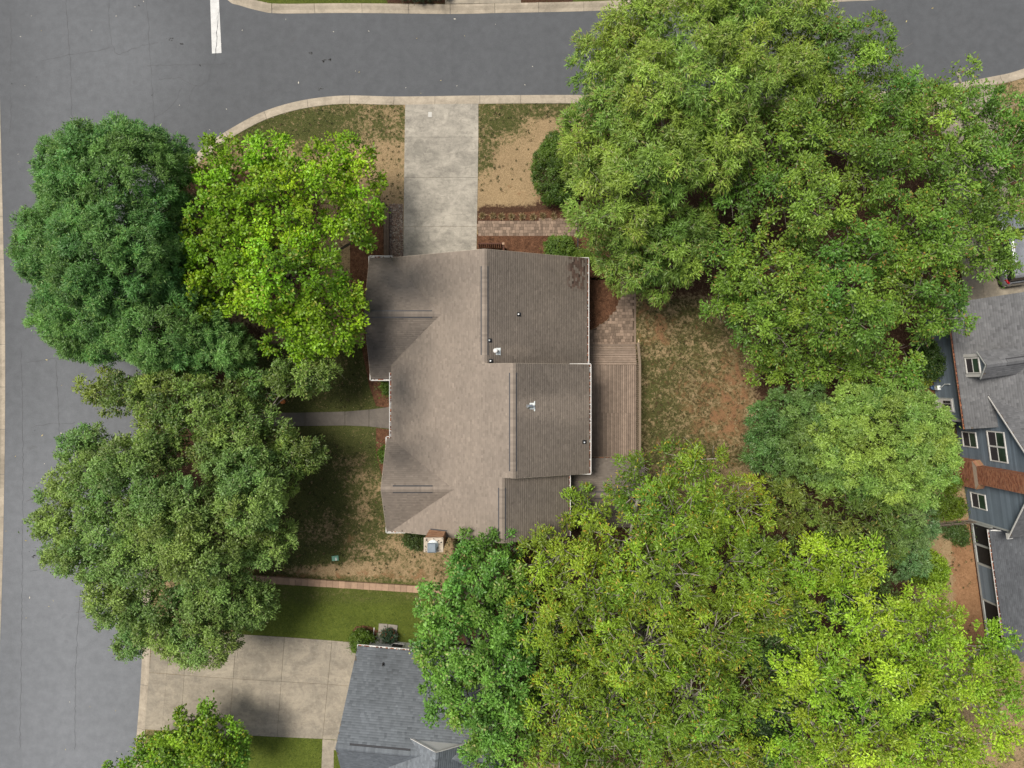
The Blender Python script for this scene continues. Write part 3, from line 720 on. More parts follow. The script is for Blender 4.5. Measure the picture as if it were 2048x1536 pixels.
def pxy(c):
    k = F/(H-c[:,2]); return c[:,0]*k+1024, 768-c[:,1]*k
def tab_col(c, pale_tone, dark_tone, s, jit=.055):
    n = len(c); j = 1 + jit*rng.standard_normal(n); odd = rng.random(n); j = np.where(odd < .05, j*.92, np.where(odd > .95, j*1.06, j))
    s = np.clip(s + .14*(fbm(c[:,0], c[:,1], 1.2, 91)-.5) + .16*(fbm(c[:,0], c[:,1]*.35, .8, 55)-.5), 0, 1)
    return (np.array(pale_tone)*(1-s[:,None]) + np.array(dark_tone)*s[:,None])*np.clip(j,.6,1.4)[:,None]
TAB_PALE, TAB_DARK = (.266,.222,.184), (.052,.049,.047)  # pale and dark tab tones; the dark one also carries slope shade
def col_main(c):  # darker discs round the upper left gable, valleys and eave
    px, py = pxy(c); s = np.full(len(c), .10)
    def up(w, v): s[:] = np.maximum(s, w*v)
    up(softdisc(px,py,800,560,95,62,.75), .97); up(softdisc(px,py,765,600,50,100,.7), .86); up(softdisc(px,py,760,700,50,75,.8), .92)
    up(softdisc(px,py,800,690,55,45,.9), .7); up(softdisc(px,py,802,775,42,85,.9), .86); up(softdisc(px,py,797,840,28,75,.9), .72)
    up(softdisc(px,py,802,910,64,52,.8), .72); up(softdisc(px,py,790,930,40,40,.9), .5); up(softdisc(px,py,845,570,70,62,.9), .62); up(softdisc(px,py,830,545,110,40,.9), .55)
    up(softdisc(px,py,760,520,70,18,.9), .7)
    return tab_col(c, TAB_PALE, TAB_DARK, s)
def col_east(c):  # shade of the east slopes painted into the tabs; paler streaks below flues
    px, py = pxy(c); s = np.full(len(c), .15)
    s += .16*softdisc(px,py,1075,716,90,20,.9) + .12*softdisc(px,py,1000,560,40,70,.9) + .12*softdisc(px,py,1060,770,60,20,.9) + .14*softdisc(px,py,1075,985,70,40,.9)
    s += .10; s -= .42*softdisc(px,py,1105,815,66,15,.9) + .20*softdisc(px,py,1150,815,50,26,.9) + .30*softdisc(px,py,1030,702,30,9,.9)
    out = tab_col(c, TAB_PALE, TAB_DARK, s)
    w = softrect(px,py,1136,508,1190,578,12)*(px < 1172); pick = rng.random(len(c)) < .72
    red = np.array((.105,.066,.052))*(1+.35*rng.standard_normal(len(c)))[:,None].clip(.4,1.8)
    f = (w*pick*.85)[:,None]; return out*(1-f) + red*f

# ---------------------------------------------------------------- the brown roofed house
mh = tag(empty('house', (0,0,0)), 'large house with a brown shingle roof, stepped ridges and white gutters in the middle', 'house')
XW, ZW = -8.11, 3.05
XA, ZA = -1.73, 6.24; XD, ZD = .06, 7.13; XE, ZE = -.62, 6.80
YN, YD, YS1, YS = 8.50, 1.28, -5.83, -9.89
# walls: prisms under the roofs
def gable_prism(mb, pts, axis, a, b):
    """pts (h,z) outline; extruded along axis from a to b"""
    r = lambda t: [((h, t, z) if axis == 'y' else (t, h, z)) for h, z in pts]
    mb.loft([r(a), r(b)])
mb = MB()
gable_prism(mb, [(-7.7,0),(-7.7,3.05),(XA,ZA-.18),(4.7,2.85),(4.7,0)], 'y', 1.0, 8.1)
gable_prism(mb, [(-7.72,0),(-7.72,3.05),(XD,ZD-.18),(4.6,4.68),(4.6,0)], 'y', -5.5, .99)
gable_prism(mb, [(-7.7,0),(-7.7,3.05),(XE,ZE-.18),(3.3,4.68),(3.3,0)], 'y', -9.5, -5.51)
gable_prism(mb, [(.7,0),(.7,2.68),(4.54,4.6),(8.06,3.0),(8.06,0)], 'x', -9.2, -5.2)
gable_prism(mb, [(-9.52,0),(-9.52,3.1),(-6.78,5.0),(-4.0,3.1),(-4.0,0)], 'x', -8.3, -4.5)
mb.build('wall', M['beige'], mh)
gd = MB(); gd.box((-7.0,8.102,.1),(-2.1,8.15,2.35)); g = gd.build('garage_door', M['white'], mh)
for r in range(4):
    for c in range(6):
        q = MB(); q.box((-6.9+c*.81,8.151,.2+r*.54),(-6.9+c*.81+.68,8.166,.2+r*.54+.42)); q.build('panel', M['white'], g)
fd = MB(); fd.box((-7.79,-1.9,.25),(-7.73,-.9,2.35)); fd.build('front_door', M['stainwood'], mh)
# slopes
W3 = [(YD-.6, YN, XA, ZA), (YS1, YD, XD, ZD), (YS, YS1+.6, XE, ZE)]
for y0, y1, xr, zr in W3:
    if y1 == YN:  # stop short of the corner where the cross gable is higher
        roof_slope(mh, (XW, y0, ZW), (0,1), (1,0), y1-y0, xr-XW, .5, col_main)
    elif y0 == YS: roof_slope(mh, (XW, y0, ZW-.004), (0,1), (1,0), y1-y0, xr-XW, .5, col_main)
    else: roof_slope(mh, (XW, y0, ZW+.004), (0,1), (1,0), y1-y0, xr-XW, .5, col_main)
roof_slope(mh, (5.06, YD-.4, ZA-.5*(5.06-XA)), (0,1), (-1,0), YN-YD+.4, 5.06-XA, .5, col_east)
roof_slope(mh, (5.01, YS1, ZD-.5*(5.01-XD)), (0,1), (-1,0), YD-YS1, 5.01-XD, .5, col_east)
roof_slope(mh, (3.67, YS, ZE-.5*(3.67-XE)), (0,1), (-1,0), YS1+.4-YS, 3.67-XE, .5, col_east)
# cross gable by the lime tree (ridge along x at y 4.54)
BX, BY, BZ = -9.61, 4.54, 4.80
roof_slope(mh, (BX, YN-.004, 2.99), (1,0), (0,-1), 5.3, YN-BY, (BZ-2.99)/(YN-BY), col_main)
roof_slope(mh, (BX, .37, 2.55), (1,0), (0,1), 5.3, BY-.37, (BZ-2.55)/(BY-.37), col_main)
# cross gable at the bottom (ridge along x at y -6.78)
CX, CY, CZ = -8.44, -6.78, 5.22
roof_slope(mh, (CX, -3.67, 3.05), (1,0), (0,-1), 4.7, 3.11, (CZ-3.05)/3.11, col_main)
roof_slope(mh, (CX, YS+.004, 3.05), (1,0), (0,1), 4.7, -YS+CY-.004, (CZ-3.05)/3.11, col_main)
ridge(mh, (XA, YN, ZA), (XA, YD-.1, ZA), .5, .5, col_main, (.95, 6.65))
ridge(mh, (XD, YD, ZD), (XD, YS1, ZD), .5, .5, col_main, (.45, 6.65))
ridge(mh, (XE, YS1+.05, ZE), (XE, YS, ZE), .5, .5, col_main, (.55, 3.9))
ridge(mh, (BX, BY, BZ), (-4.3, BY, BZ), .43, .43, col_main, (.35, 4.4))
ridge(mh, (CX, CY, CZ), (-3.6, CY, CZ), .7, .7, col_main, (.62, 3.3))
# step walls where the ridges change height
# gutters with hangers and leaves
gutter(mh, (XW, .35+.42, ZW-.02), (XW, -3.67, ZW-.02), (-1,0), .55)
gutter(mh, (5.06, YD-.1, 2.83), (5.06, YN, 2.83), (1,0), .95)
gutter(mh, (5.01, YS1, 4.64), (5.01, YD, 4.64), (1,0), .9)
gutter(mh, (3.67, YS, 4.64), (3.67, YS1-.02, 4.64), (1,0), .95)
gutter(mh, (BX, YN, 2.97), (-8.05, YN, 2.97), (0,1), .3)
gutter(mh, (BX, .37, 2.53), (XW-.12, .37, 2.53), (0,-1), .4)
gutter(mh, (CX, -3.67, 3.03), (XW-.13, -3.67, 3.03), (0,1), .6)
gutter(mh, (CX, YS, 3.03), (-7.2, YS, 3.03), (0,-1), .3)
def cornice(p0, p1, out):
    mb = MB(); p0 = Vector(p0); p1 = Vector(p1); o = Vector((out[0],out[1],0))
    mb.bar(p0+o*.03, p1+o*.03, .05, .16); mb.build('cornice_return', M['white'], mh)
cornice((BX, YN+.10, 2.93), (BX, YN-.75, 2.93), (-1,0)); cornice((BX, .27, 2.49), (BX, .37+.6, 2.49), (-1,0))
cornice((CX, -3.57, 2.99), (CX, -4.6, 2.99), (-1,0)); cornice((CX, YS-.1, 2.99), (CX, YS+.6, 2.99), (-1,0))
cornice((5.18, YN, 2.80), (4.05, YN, 2.80), (0,1)); cornice((5.13, YD, 4.61), (3.75, YD, 4.61), (0,1)); cornice((5.13, YS1, 4.61), (3.78, YS1, 4.61), (0,-1))
# rake boards
def rake(p0, p1):
    mb = MB(); mb.bar(Vector(p0)+Vector((0,0,-.09)), Vector(p1)+Vector((0,0,-.09)), .03, .15); mb.build('rake_board', M['beige'], mh)
rake((XW,YN+.0,ZW),(XA,YN+.0,ZA)); rake((5.0,YN,2.88),(XA,YN,ZA)); rake((XD,YD,ZD),(4.9,YD,4.7)); rake((XD,YD,ZD),(XA,YD,ZA)); rake((XD,YS1,ZD),(4.9,YS1,4.7)); rake((XW+.2,YS,ZW+.1),(XE,YS,ZE)); rake((XE,YS,ZE),(3.6,YS,4.7))
rake((BX,YN,2.99),(BX,BY,BZ)); rake((BX,.37,2.55),(BX,BY,BZ)); rake((CX,-3.67,3.05),(CX,CY,CZ)); rake((CX,YS,3.05),(CX,CY,CZ))

def zeast(x, part): return (ZA-.5*(x-XA)) if part == 'A' else (ZD-.5*(x-XD))
def on_east(px, py, part):
    z = 5.5
    for _ in range(8): p = P(px, py, z); z = zeast(p.x, part)
    return P(px, py, z)
for px, py, part, wht in ((1037,629,'A',.5),(979,681,'A',1),(981,722,'A',.6),(1168,884,'D',.6)):
    p = on_east(px, py, part); v = empty('vent_pipe', p); v.parent = mh
    a = math.atan(.5); mb = MB(); mb.M = Matrix.Rotation(a, 4, 'Y'); mb.box((-.13,-.13,.015),(.17,.13,.035)); mb.M = None
    mb.lathe((0,0,0), [(.11,-.02),(.085,.06),(.065,.12)], 12); mb.build('boot', M['dark'], v)
    t = MB(); t.lathe((0,0,0), [(.045,.05),(.045,.30),(.03,.30),(.03,.2)], 12); t.build('pipe', M['palemetal'] if wht > .7 else M['galv'], v)
p = on_east(1000, 703, 'A'); v = empty('vent_flue', p); v.parent = mh
mb = MB(); mb.M = Matrix.Rotation(math.atan(.5), 4, 'Y'); mb.box((-.30,-.22,.016),(.0,.22,.03)); mb.box((-.02,-.24,.03),(.02,.24,.05)); mb.build('flashing', M['palemetal'], v)
mb = MB(); mb.tube([(-.12,0,-.02),(-.18,.01,.3),(-.27,.03,.55)], .10, 12); mb.build('pipe', M['galv'], v)
mb = MB(); mb.M = Matrix.Translation((-.27,.03,.55)) @ Matrix.Rotation(-.25,4,'Y'); mb.lathe((0,0,0), [(.15,0),(.155,.05),(.10,.10),(.02,.12)], 14); mb.build('cap', M['white'], v, True)
p = on_east(1068, 812, 'D'); v = empty('vent_flue', p); v.parent = mh
mb = MB(); mb.M = Matrix.Rotation(math.atan(.5), 4, 'Y'); mb.box((-.32,-.2,.016),(.03,.2,.03)); mb.box((-.02,.06,.03),(.05,.30,.05)); mb.box((-.02,-.32,.03),(.05,-.06,.05)); mb.build('flashing', M['palemetal'], v)
mb = MB(); mb.tube([(-.10,0,-.03),(-.16,.0,.25),(-.22,.0,.38)], .11, 12); mb.tube([(-.12,0,.40),(-.42,0,.50)], .095, 12); mb.build('pipe', M['chrome'], v)
mb = MB(); mb.tube([(-.37,0,.47),(-.45,0,.51)], .12, 12); mb.build('cap', M['galv'], v)

# brick helper: proud bricks on a mortar body
BR = ((.30,.125,.070),(.25,.098,.058),(.34,.155,.09),(.21,.082,.052),(.30,.14,.085),(.36,.17,.095))
def brick_face(mb, o, u, nrm, width, z0, z1, bh=.067, bw=.20, pal=BR):
    o = Vector(o); u = Vector(u); nrm = Vector(nrm); z = z0; row = 0
    while z < z1-.03:
        x = -bw/2 if row % 2 else 0.0
        while x < width-.01:
            a, b = max(0,x)+.005, min(width, x+bw)-.005
            if b-a > .03:
                pr = .010+random.uniform(0,.005); k = random.uniform(.85,1.12); col = tuple(c*k for c in random.choice(pal))
                q = [o+u*a+Vector((0,0,z)), o+u*b+Vector((0,0,z)), o+u*b+Vector((0,0,min(z1,z+bh-.010))), o+u*a+Vector((0,0,min(z1,z+bh-.010)))]
                mb.add(q+[v+nrm*pr for v in q], [(4,5,6,7),(0,1,5,4),(1,2,6,5),(2,3,7,6),(3,0,4,7)], col)
            x += bw
        z += bh; row += 1
def brick_box(parent, lo, hi, faces='NSEW', pal=BR):
    x0,y0,z0 = lo; xx,yy,zz = hi; b = MB(); b.box(lo, hi); body = b.build('chimney_core', M['mortar'], parent)
    mb = MB()
    if 'W' in faces: brick_face(mb, (x0,yy,0), (0,-1,0), (-1,0,0), yy-y0, z0, zz, pal=pal)
    if 'E' in faces: brick_face(mb, (xx,y0,0), (0,1,0), (1,0,0), yy-y0, z0, zz, pal=pal)
    if 'N' in faces: brick_face(mb, (xx,yy,0), (-1,0,0), (0,1,0), xx-x0, z0, zz, pal=pal)
    if 'S' in faces: brick_face(mb, (x0,y0,0), (1,0,0), (0,-1,0), xx-x0, z0, zz, pal=pal)
    o = mb.build('bricks', M['brick'], parent); tag(o, None, None, None, 'stuff'); return body
ch = empty('chimney', (0,0,0)); ch.parent = mh
cx0, cx1, cy0, cy1, czt = -5.40, -4.30, -10.34, -9.54, 7.0
brick_box(ch, (cx0,cy0,0), (cx1,cy1,czt), pal=((.46,.26,.15),(.40,.21,.12),(.50,.30,.18),(.36,.19,.11)))
mb = MB(); mb.box((cx0-.05,cy0-.05,czt),(cx1+.05,cy1+.05,czt+.07)); mb.build('chimney_crown', M['crown'], ch)
mb = MB(); mb.lathe(((cx0+cx1)/2-.03,(cy0+cy1)/2-.0,czt+.07), [(.33,0),(.31,.06),(.27,.10),(.2,.12)], 16); mb.build('flue_collar', M['palemetal'], ch)
mb = MB(); mb.cbox(((cx0+cx1)/2-.06,(cy0+cy1)/2-.10,czt+.30), .46, .52, .22); mb.loft([[((cx0+cx1)/2-.06+sx*w,(cy0+cy1)/2-.10+sy*h,czt+z) for sx,sy in ((-1,-1),(1,-1),(1,1),(-1,1))] for w,h,z in ((.27,.30,.42),(.27,.30,.45),(.20,.24,.50))]); mb.build('chimney_cap', M['cap'], ch)
mb = MB()
for k in range(60):
    x = random.uniform(cx0,cx1); y = random.uniform(cy0,cy1); s = random.uniform(.02,.05)
    if abs(x-(cx0+cx1)/2) < .26 and abs(y-(cy0+cy1)/2+.1) < .25: continue
    mb.cbox((x,y,czt+.075), s*1.6, s, .015, random.uniform(0,3))
tag(mb.build('leaf_litter', M['dark'], ch), None, None, None, 'stuff')
mb = MB(); a = math.atan(.5); mb.bar((cx0+.08, cy1+.06, 3.05+.5*(cx0+.08-XW)+.03),(cx1+.12, cy1+.06, 3.05+.5*(cx1+.12-XW)+.03), .07, .03); mb.build('flashing', M['flashing'], ch)

# ---------------------------------------------------------------- porch roof and deck behind the house
po = tag(empty('screened_porch'), 'low brown shingled porch roof below the deck, partly under the olive oak', 'porch')
PYN, PYR, PZE = -5.06, -7.40, 2.45; pp_ = .5; PZR = PZE+pp_*(PYN-PYR)
col_porch = lambda c: tab_col(c, TAB_PALE, TAB_DARK, np.full(len(c), .48))
roof_slope(po, (4.0, PYN, PZE), (1,0), (0,-1), 5.0, PYN-PYR, pp_, col_porch)
roof_slope(po, (4.0, 2*PYR-PYN, PZE), (1,0), (0,1), 5.0, PYN-PYR, pp_, col_porch)
ridge(po, (3.7, PYR, PZR), (9.0, PYR, PZR), pp_, pp_, col_porch, (1.7, 4.6))
mb = MB(); gable_prism(mb, [(PYN-.3,.1),(PYN-.3,2.35),(PYR,PZR-.2),(2*PYR-PYN+.3,2.35),(2*PYR-PYN+.3,.1)], 'x', 4.7, 8.7); mb.build('screen_wall', M['porchscreen'], po)
gutter(po, (4.9, PYN+.004, PZE-.02), (9.0, PYN+.004, PZE-.02), (0,1), .9, 'rail', 1.2, .09)

dk = tag(empty('deck'), 'grey brown wooden deck with steps and one railing beside the brown roofed house', 'deck')
DZ = .62; dx0, dx1 = 4.75, P(1273,0,DZ).x; dyt, dyb, dyj = P(0,730,DZ).y, P(0,913,DZ).y, P(0,826,DZ).y
nb = 29; bw = (dx1-dx0)/nb
for i in range(nb):
    xa = dx0+i*bw; yj = dyj if i > 6 else dyj-.9+random.uniform(-.02,.02)
    for ya, yb in ((yj+.004, dyt),(dyb, yj-.004)):
        mb = MB(); z = DZ+random.uniform(-.003,.003); mb.box((xa+.011,ya,z-.035),(xa+bw-.011,yb,z)); mb.build('deck_board', M['deck'], dk)
mb = MB(); mb.box((dx0,dyb,.1),(dx1,dyt,.56)); mb.build('deck_frame', M['dark'], dk)
ytop = P(0,688,.15).y; steps = [(DZ, dyt+.006, 2)]
yy = dyt+.012; lev = [(DZ, 2, .0), (.47, 3, .0), (.31, 2, .0), (.17, 2, 0)]
tot = ytop-yy; bwid = tot/9
for z, nbd, _ in lev:
    for k in range(nbd):
        mb = MB(); mb.box((dx0, yy+.012, z-.035+random.uniform(-.002,.002)), (dx1, yy+bwid-.012, z)); mb.build('step_board', M['deck'], dk); yy += bwid
    if z > .2: mb = MB(); mb.box((dx0, yy-.05, max(.1,z-.16)), (dx1, yy-.02, z-.036)); mb.build('riser', M['deck'], dk)
# railing along the right edge, sloping down at the steps
rx = dx1+.055; rz = 1.52
mb = MB(); mb.box((rx-.07, dyb, rz), (rx+.10, dyt+.1, rz+.04)); mb.build('hand_rail', M['rail'], dk)
mb = MB(); mb.bar((rx+.015, dyt+.11, rz+.02),(rx-.02, ytop+.05, 1.05), .17, .04); mb.build('hand_rail', M['rail'], dk)
mb = MB(); mb.bar((rx-.0, ytop+.06, 1.05),(rx+.05, ytop+.26, .98), .06, .06); mb.build('rail_end', M['yellowwood'], dk)
mb = MB(); mb.box((rx-.03, dyb, .72), (rx+.01, dyt+.1, .76)); mb.build('bottom_rail', M['rail'], dk)
for y in (dyb+.05, (dyb+dyt)/2, dyt+.05, ytop-.05): mb = MB(); mb.box((rx-.045,y-.045,.1),(rx+.045,y+.045,1.50 if y < dyt+.2 else 1.02)); mb.build('rail_post', M['rail'], dk)
y = dyb+.1; bal = MB(); bal.box((-.02,-.02,-.40),(.02,.02,.40)); bme = bal.mesh('baluster'); bme.materials.append(M['rail'])
while y < ytop-.1:
    if y < dyt+.05: c = (rx-.055, y, 1.11)
    else: c = (rx-.055, y, 1.11-.34*(y-dyt)/(ytop-dyt)*1.3)
    o = bpy.data.objects.new('baluster', bme); C.objects.link(o); o.parent = dk; o.location = c; y += .145

# ---------------------------------------------------------------- the grey roofed neighbour
gh = tag(empty('house', (-10.49,-17.82,0), math.radians(-5.3)), 'house with a blue grey shingle roof and white gable beside the tan driveway', 'house')
# local frame: x along the front eave, y away from the lawn is negative
G1, G0 = (.185,.205,.228), (.085,.092,.10)
def col_grey(c):
    s = .22+.5*fbm(c[:,0]*1.2, c[:,1]*.25, 1.0, 31)*np.clip((c[:,1]+4.2)/3,.3,1); return tab_col(c, G1, G0, s-.1, .09)
ER, RZ = 4.70, 7.0; gp = (RZ-2.6)/ER
roof_slope(gh, (0,0,2.6), (1,0), (0,-1), 10.5, ER, gp, col_grey)
roof_slope(gh, (0,-2*ER,2.6), (1,0), (0,1), 10.5, ER, gp, col_grey)
ridge(gh, (0,-ER,RZ), (10.5,-ER,RZ), gp, gp, col_grey, (.7,4.6))
mb = MB(); gable_prism(mb, [(-.35,0),(-.35,2.7),(-ER,RZ-.3),(-2*ER+.35,2.7),(-2*ER+.35,0)], 'x', .55, 10.1); mb.build('wall', M['whitewall'], gh)
gutter(gh, (0,0,2.58), (10.5,0,2.58), (0,1), .5)
mb = MB(); mb.bar((0,.1,2.50),(0,-.7,2.50),.05,.16); mb.build('cornice_return', M['white'], gh)
WA = P(872,1505,7.78); ca, sa = math.cos(math.radians(5.3)), math.sin(math.radians(5.3)); rel = (WA.x+10.49, WA.y+17.82)
wx = rel[0]*ca - rel[1]*sa; wq = -4.08
roof_slope(gh, (wx-4.0,-16,7.78-3.2), (0,1), (1,0), 16+wq+.04, 4.0, .8, col_grey)
roof_slope(gh, (wx+4.0,-16,7.78-3.2), (0,1), (-1,0), 16+wq+.04, 4.0, .8, col_grey)
ridge(gh, (wx,wq+.05,7.78), (wx,-16,7.78), .8, .8, col_grey, (.95,6))
mb = MB(); gable_prism(mb, [(wx-1.72,6.3),(wx,7.66),(wx+1.72,6.3)], 'y', wq-.3, wq+.02); mb.build('gable_wall', M['brightwhite'], gh)
for sx in (-1,1): mb = MB(); mb.bar((wx+sx*1.75,wq+.055,7.78-.8*1.75-.08),(wx,wq+.055,7.70),.03,.14); mb.build('rake_board', M['white'], gh)
def window(parent, plane, a0, a1, z0, z1, cols=1, m_up='glass', m_low='screen', axis='x', out=-1, fw=.075):
    """double hung window proud of a wall. axis 'x': wall is the plane x=plane facing out*x, a runs along y; axis 'y' the other way"""
    def bx(aa, ab, za, zb, d0, d1):
        mb = MB(); lo, hi = plane+out*d0, plane+out*d1; lo, hi = min(lo,hi), max(lo,hi)
        if axis == 'x': mb.box((lo,aa,za),(hi,ab,zb))
        else: mb.box((aa,lo,za),(ab,hi,zb))
        return mb
    fr = MB()
    def addf(*a): q = bx(*a); fr.add(q.v, q.f)
    addf(a0,a1,z0-.03,z0+fw,0,.075); addf(a0+.001,a1-.001,z1-fw,z1,0,.065); addf(a0,a0+fw,z0+fw,z1-fw,0,.06); addf(a1-fw,a1,z0+fw,z1-fw,0,.06)
    w = (a1-a0-fw)/cols
    for c in range(1, cols): addf(a0+fw/2+w*c-.05,a0+fw/2+w*c+.05,z0+fw,z1-fw,0,.062)
    zm = (z0+z1)/2; addf(a0+fw,a1-fw,zm-.03,zm+.03,0,.05)
    f = fr.build('window', M['white'], parent)
    for c in range(cols):
        q0 = a0+fw/2+w*c+.04; q1 = q0+w-.08
        bx(q0,q1,zm+.03,z1-fw,.005,.035).build('pane', M[m_up], f); bx(q0,q1,z0+fw,zm-.03,.005,.03).build('pane', M[m_low], f)
    return f
M['reflectglass'] = mat_glass('tree_reflection_glass', (.035,.062,.042))  # green tint paints reflected trees into the upper panes
window(gh, -.35, 2.05, 2.95, .55, 2.0, 1, 'screen', 'screen', 'y', 1)
mb = MB(); mb.tube([(.62,-.28,2.5),(.62,-.28,.25),(.62,.0,.12),(.62,.5,.11)], .045, 8); mb.build('downspout', M['white'], gh)
p = MB(); v = empty('roof_vent', (1.95,-.75,2.6+gp*.75)); v.parent = gh
p.lathe((0,0,0), [(.10,-.05),(.08,.06),(.05,.08),(.05,.28),(.03,.28)], 12); p.build('pipe', M['dark'], v)

# ---------------------------------------------------------------- the blue neighbour, local x = into the house, y = up the plot
bh = tag(empty('house', (32.6,-9.69,0), math.radians(7.8)), 'blue sided house with dark grey roofs and a tall brick chimney at the right edge', 'house')
BG1, BG0 = (.178,.180,.188), (.080,.081,.086)
cs_, sn_ = math.cos(math.radians(7.8)), math.sin(math.radians(7.8))
def col_blue(c): s = .30+.5*(fbm(c[:,0], c[:,1], .9, 77)-.5); return tab_col(c, BG1, BG0, s, .09)
def col_dark(c): s = .72+.4*(fbm(c[:,0], c[:,1], .9, 78)-.5); return tab_col(c, (.15,.16,.175), (.062,.066,.075), s, .08)
GPn, GPz, gs = 4.3, 8.3, .79
mb = MB(); gable_prism(mb, [(0,0),(0,GPz-gs*4.3-.15),(GPn,GPz-.15),(9.1,GPz-gs*4.8-.15),(9.1,0)], 'x', 0, 10); mb.build('wall', M['blue'], bh)
def laps(parent, plane, nlo, nhi, z0, z1, lim=None, step=.19):
    mb = MB(); z = z0
    while z < z1:
        za, zb = z, min(z1, z+step); 
        a0, a1 = (nlo, nhi) if lim is None else (max(nlo, lim(zb)[0]), min(nhi, lim(zb)[1]))
        if a1-a0 > .1: mb.add([(plane-.028,a0,za),(plane-.028,a1,za),(plane-.004,a1,zb),(plane-.004,a0,zb),(plane,a0,za),(plane,a1,za)], [(0,3,2,1),(0,1,5,4)], tuple([random.uniform(.80,1.12)]*3))
        z += step
    o = mb.build('clapboards', M['blueclap'], parent); tag(o, None, None, None, 'stuff')
M['blueclap'] = mat('blue_clapboard', (.140,.176,.215), .12, 1.2, 30, .7, attr=True, bmp=.05)
laps(bh, 0, .12, 8.6, .3, 8.0, lambda z: (GPn-(GPz-.25-z)/gs, GPn+(GPz-.25-z)/gs))
mb = MB(); mb.box((-.05,.0,.0),(.0,.12,4.75)); mb.build('corner_board', M['greytrim'], bh)
roof_slope(bh, (-.3,9.9,GPz-gs*5.6), (1,0), (0,-1), 10.3, 5.6, gs, col_blue)
roof_slope(bh, (-.3,-.3,GPz-gs*4.6), (1,0), (0,1), 10.3, 4.6, gs, col_blue)
for a, b in (((-.32,9.0,GPz-gs*4.7-.06),(-.32,GPn,GPz-.06)),((-.32,-.3,GPz-gs*4.6-.06),(-.32,GPn,GPz-.06))):
    mb = MB(); mb.bar(a, b, .03, .09); mb.build('rake_board', M['white'], bh)
mb = MB(); mb.box((-.34,-.40,4.45),(.02,.0,4.55)); mb.loft([[(-.34,-.40,4.55),(-.34,0,4.55),(-.34,-.0,4.8)],[(.02,-.40,4.55),(.02,0,4.55),(.02,0,4.8)]]); mb.build('cornice_return', M['white'], bh)
for a0, a1, z0, z1, c in ((5.35,6.45,.75,2.3,1),(4.62,6.66,3.5,5.2,2),(1.05,2.15,.8,2.4,1)): window(bh, -.02, a0, a1, z0, z1, c, 'reflectglass')
bc = empty('chimney', (0,0,0)); bc.parent = bh
brick_box(bc, (-.55,2.62,0), (-.005,4.52,2.25)); brick_box(bc, (-.50,2.97,2.5), (-.005,4.19,10.2))
mb = MB(); mb.loft([[(-.56,2.61,2.25),(-.004,2.61,2.25),(-.004,4.53,2.25),(-.56,4.53,2.25)],[(-.505,2.96,2.62),(-.004,2.96,2.62),(-.004,4.20,2.62),(-.505,4.20,2.62)]]); mb.build('chimney_core', M['mortar'], bc)
sh = MB()
for y0, y1, dirn in ((2.62,2.95,-1),(4.21,4.52,1)):
    for k in range(6):
        xa = -.54+k*.09
        if dirn < 0: q = [(xa,2.60,2.27),(xa+.08,2.60,2.27),(xa+.08,2.95,2.63),(xa,2.95,2.63)]
        else: q = [(xa,4.54,2.27),(xa,4.21,2.63),(xa+.08,4.21,2.63),(xa+.08,4.54,2.27)]
        sh.add(q + [(a,b+dirn*.02,c+.03) for a,b,c in q], [(4,5,6,7),(0,1,5,4),(1,2,6,5),(2,3,7,6),(3,0,4,7)], tuple(v*random.uniform(.9,1.2) for v in (.33,.17,.10)))
tag(sh.build('bricks', M['brick'], bc), None, None, None, 'stuff')
# front block
mb = MB(); mb.box((-1.2,7.4,0),(1.5,15.1,3.6)); mb.build('wall', M['blue'], bh)
laps(bh, -1.2, 7.55, 15.0, .25, 3.5)
mb = MB(); mb.box((-1.26,7.36,0),(-1.1,7.54,3.5)); mb.build('corner_board', M['greytrim'], bh)
FP, FE, FZ = .73, -1.5, 3.6
roof_slope(bh, (FE,6.95,FZ), (0,1), (1,0), 8.45, 1.8, FP, col_blue)
roof_slope(bh, (FE+1.8,4.4,FZ+FP*1.8), (0,1), (1,0), 11.0, 4.7, FP, col_blue)
roof_slope(bh, (9.9,4.4,FZ+FP*6.5-FP*4.9), (0,1), (-1,0), 11.0, 4.9, FP, col_blue)
g = gutter(bh, (FE,6.95,FZ-.02), (FE,15.4,FZ-.02), (-1,0), 1.0, 'rust', .9)
dr = empty('door', (0,0,0)); dr.parent = bh
mb = MB(); mb.box((-1.27,7.98,.2),(-1.22,8.98,2.25)); mb.build('door_frame', M['greytrim'], dr)
mb = MB(); mb.box((-1.31,8.06,.22),(-1.271,8.90,2.18)); mb.build('door_leaf', M['white'], dr)
for r in range(3):
    for c in range(3):
        mb = MB(); mb.box((-1.335,8.17+c*.22,1.22+r*.29),(-1.312,8.17+c*.22+.18,1.22+r*.29+.24)); mb.build('pane', M['glass'], dr)
mb = MB(); mb.lathe((0,0,0), [(.01,-.03),(.04,-.02),(.04,.02),(.01,.03)], 10); o = mb.build('handle', M['dark'], dr); o.location = (-1.36,8.14,1.12)
mb = MB(); mb.box((-1.75,7.9,.0),(-1.23,9.1,.18)); mb.build('door_step', M['tan_concrete'], bh)
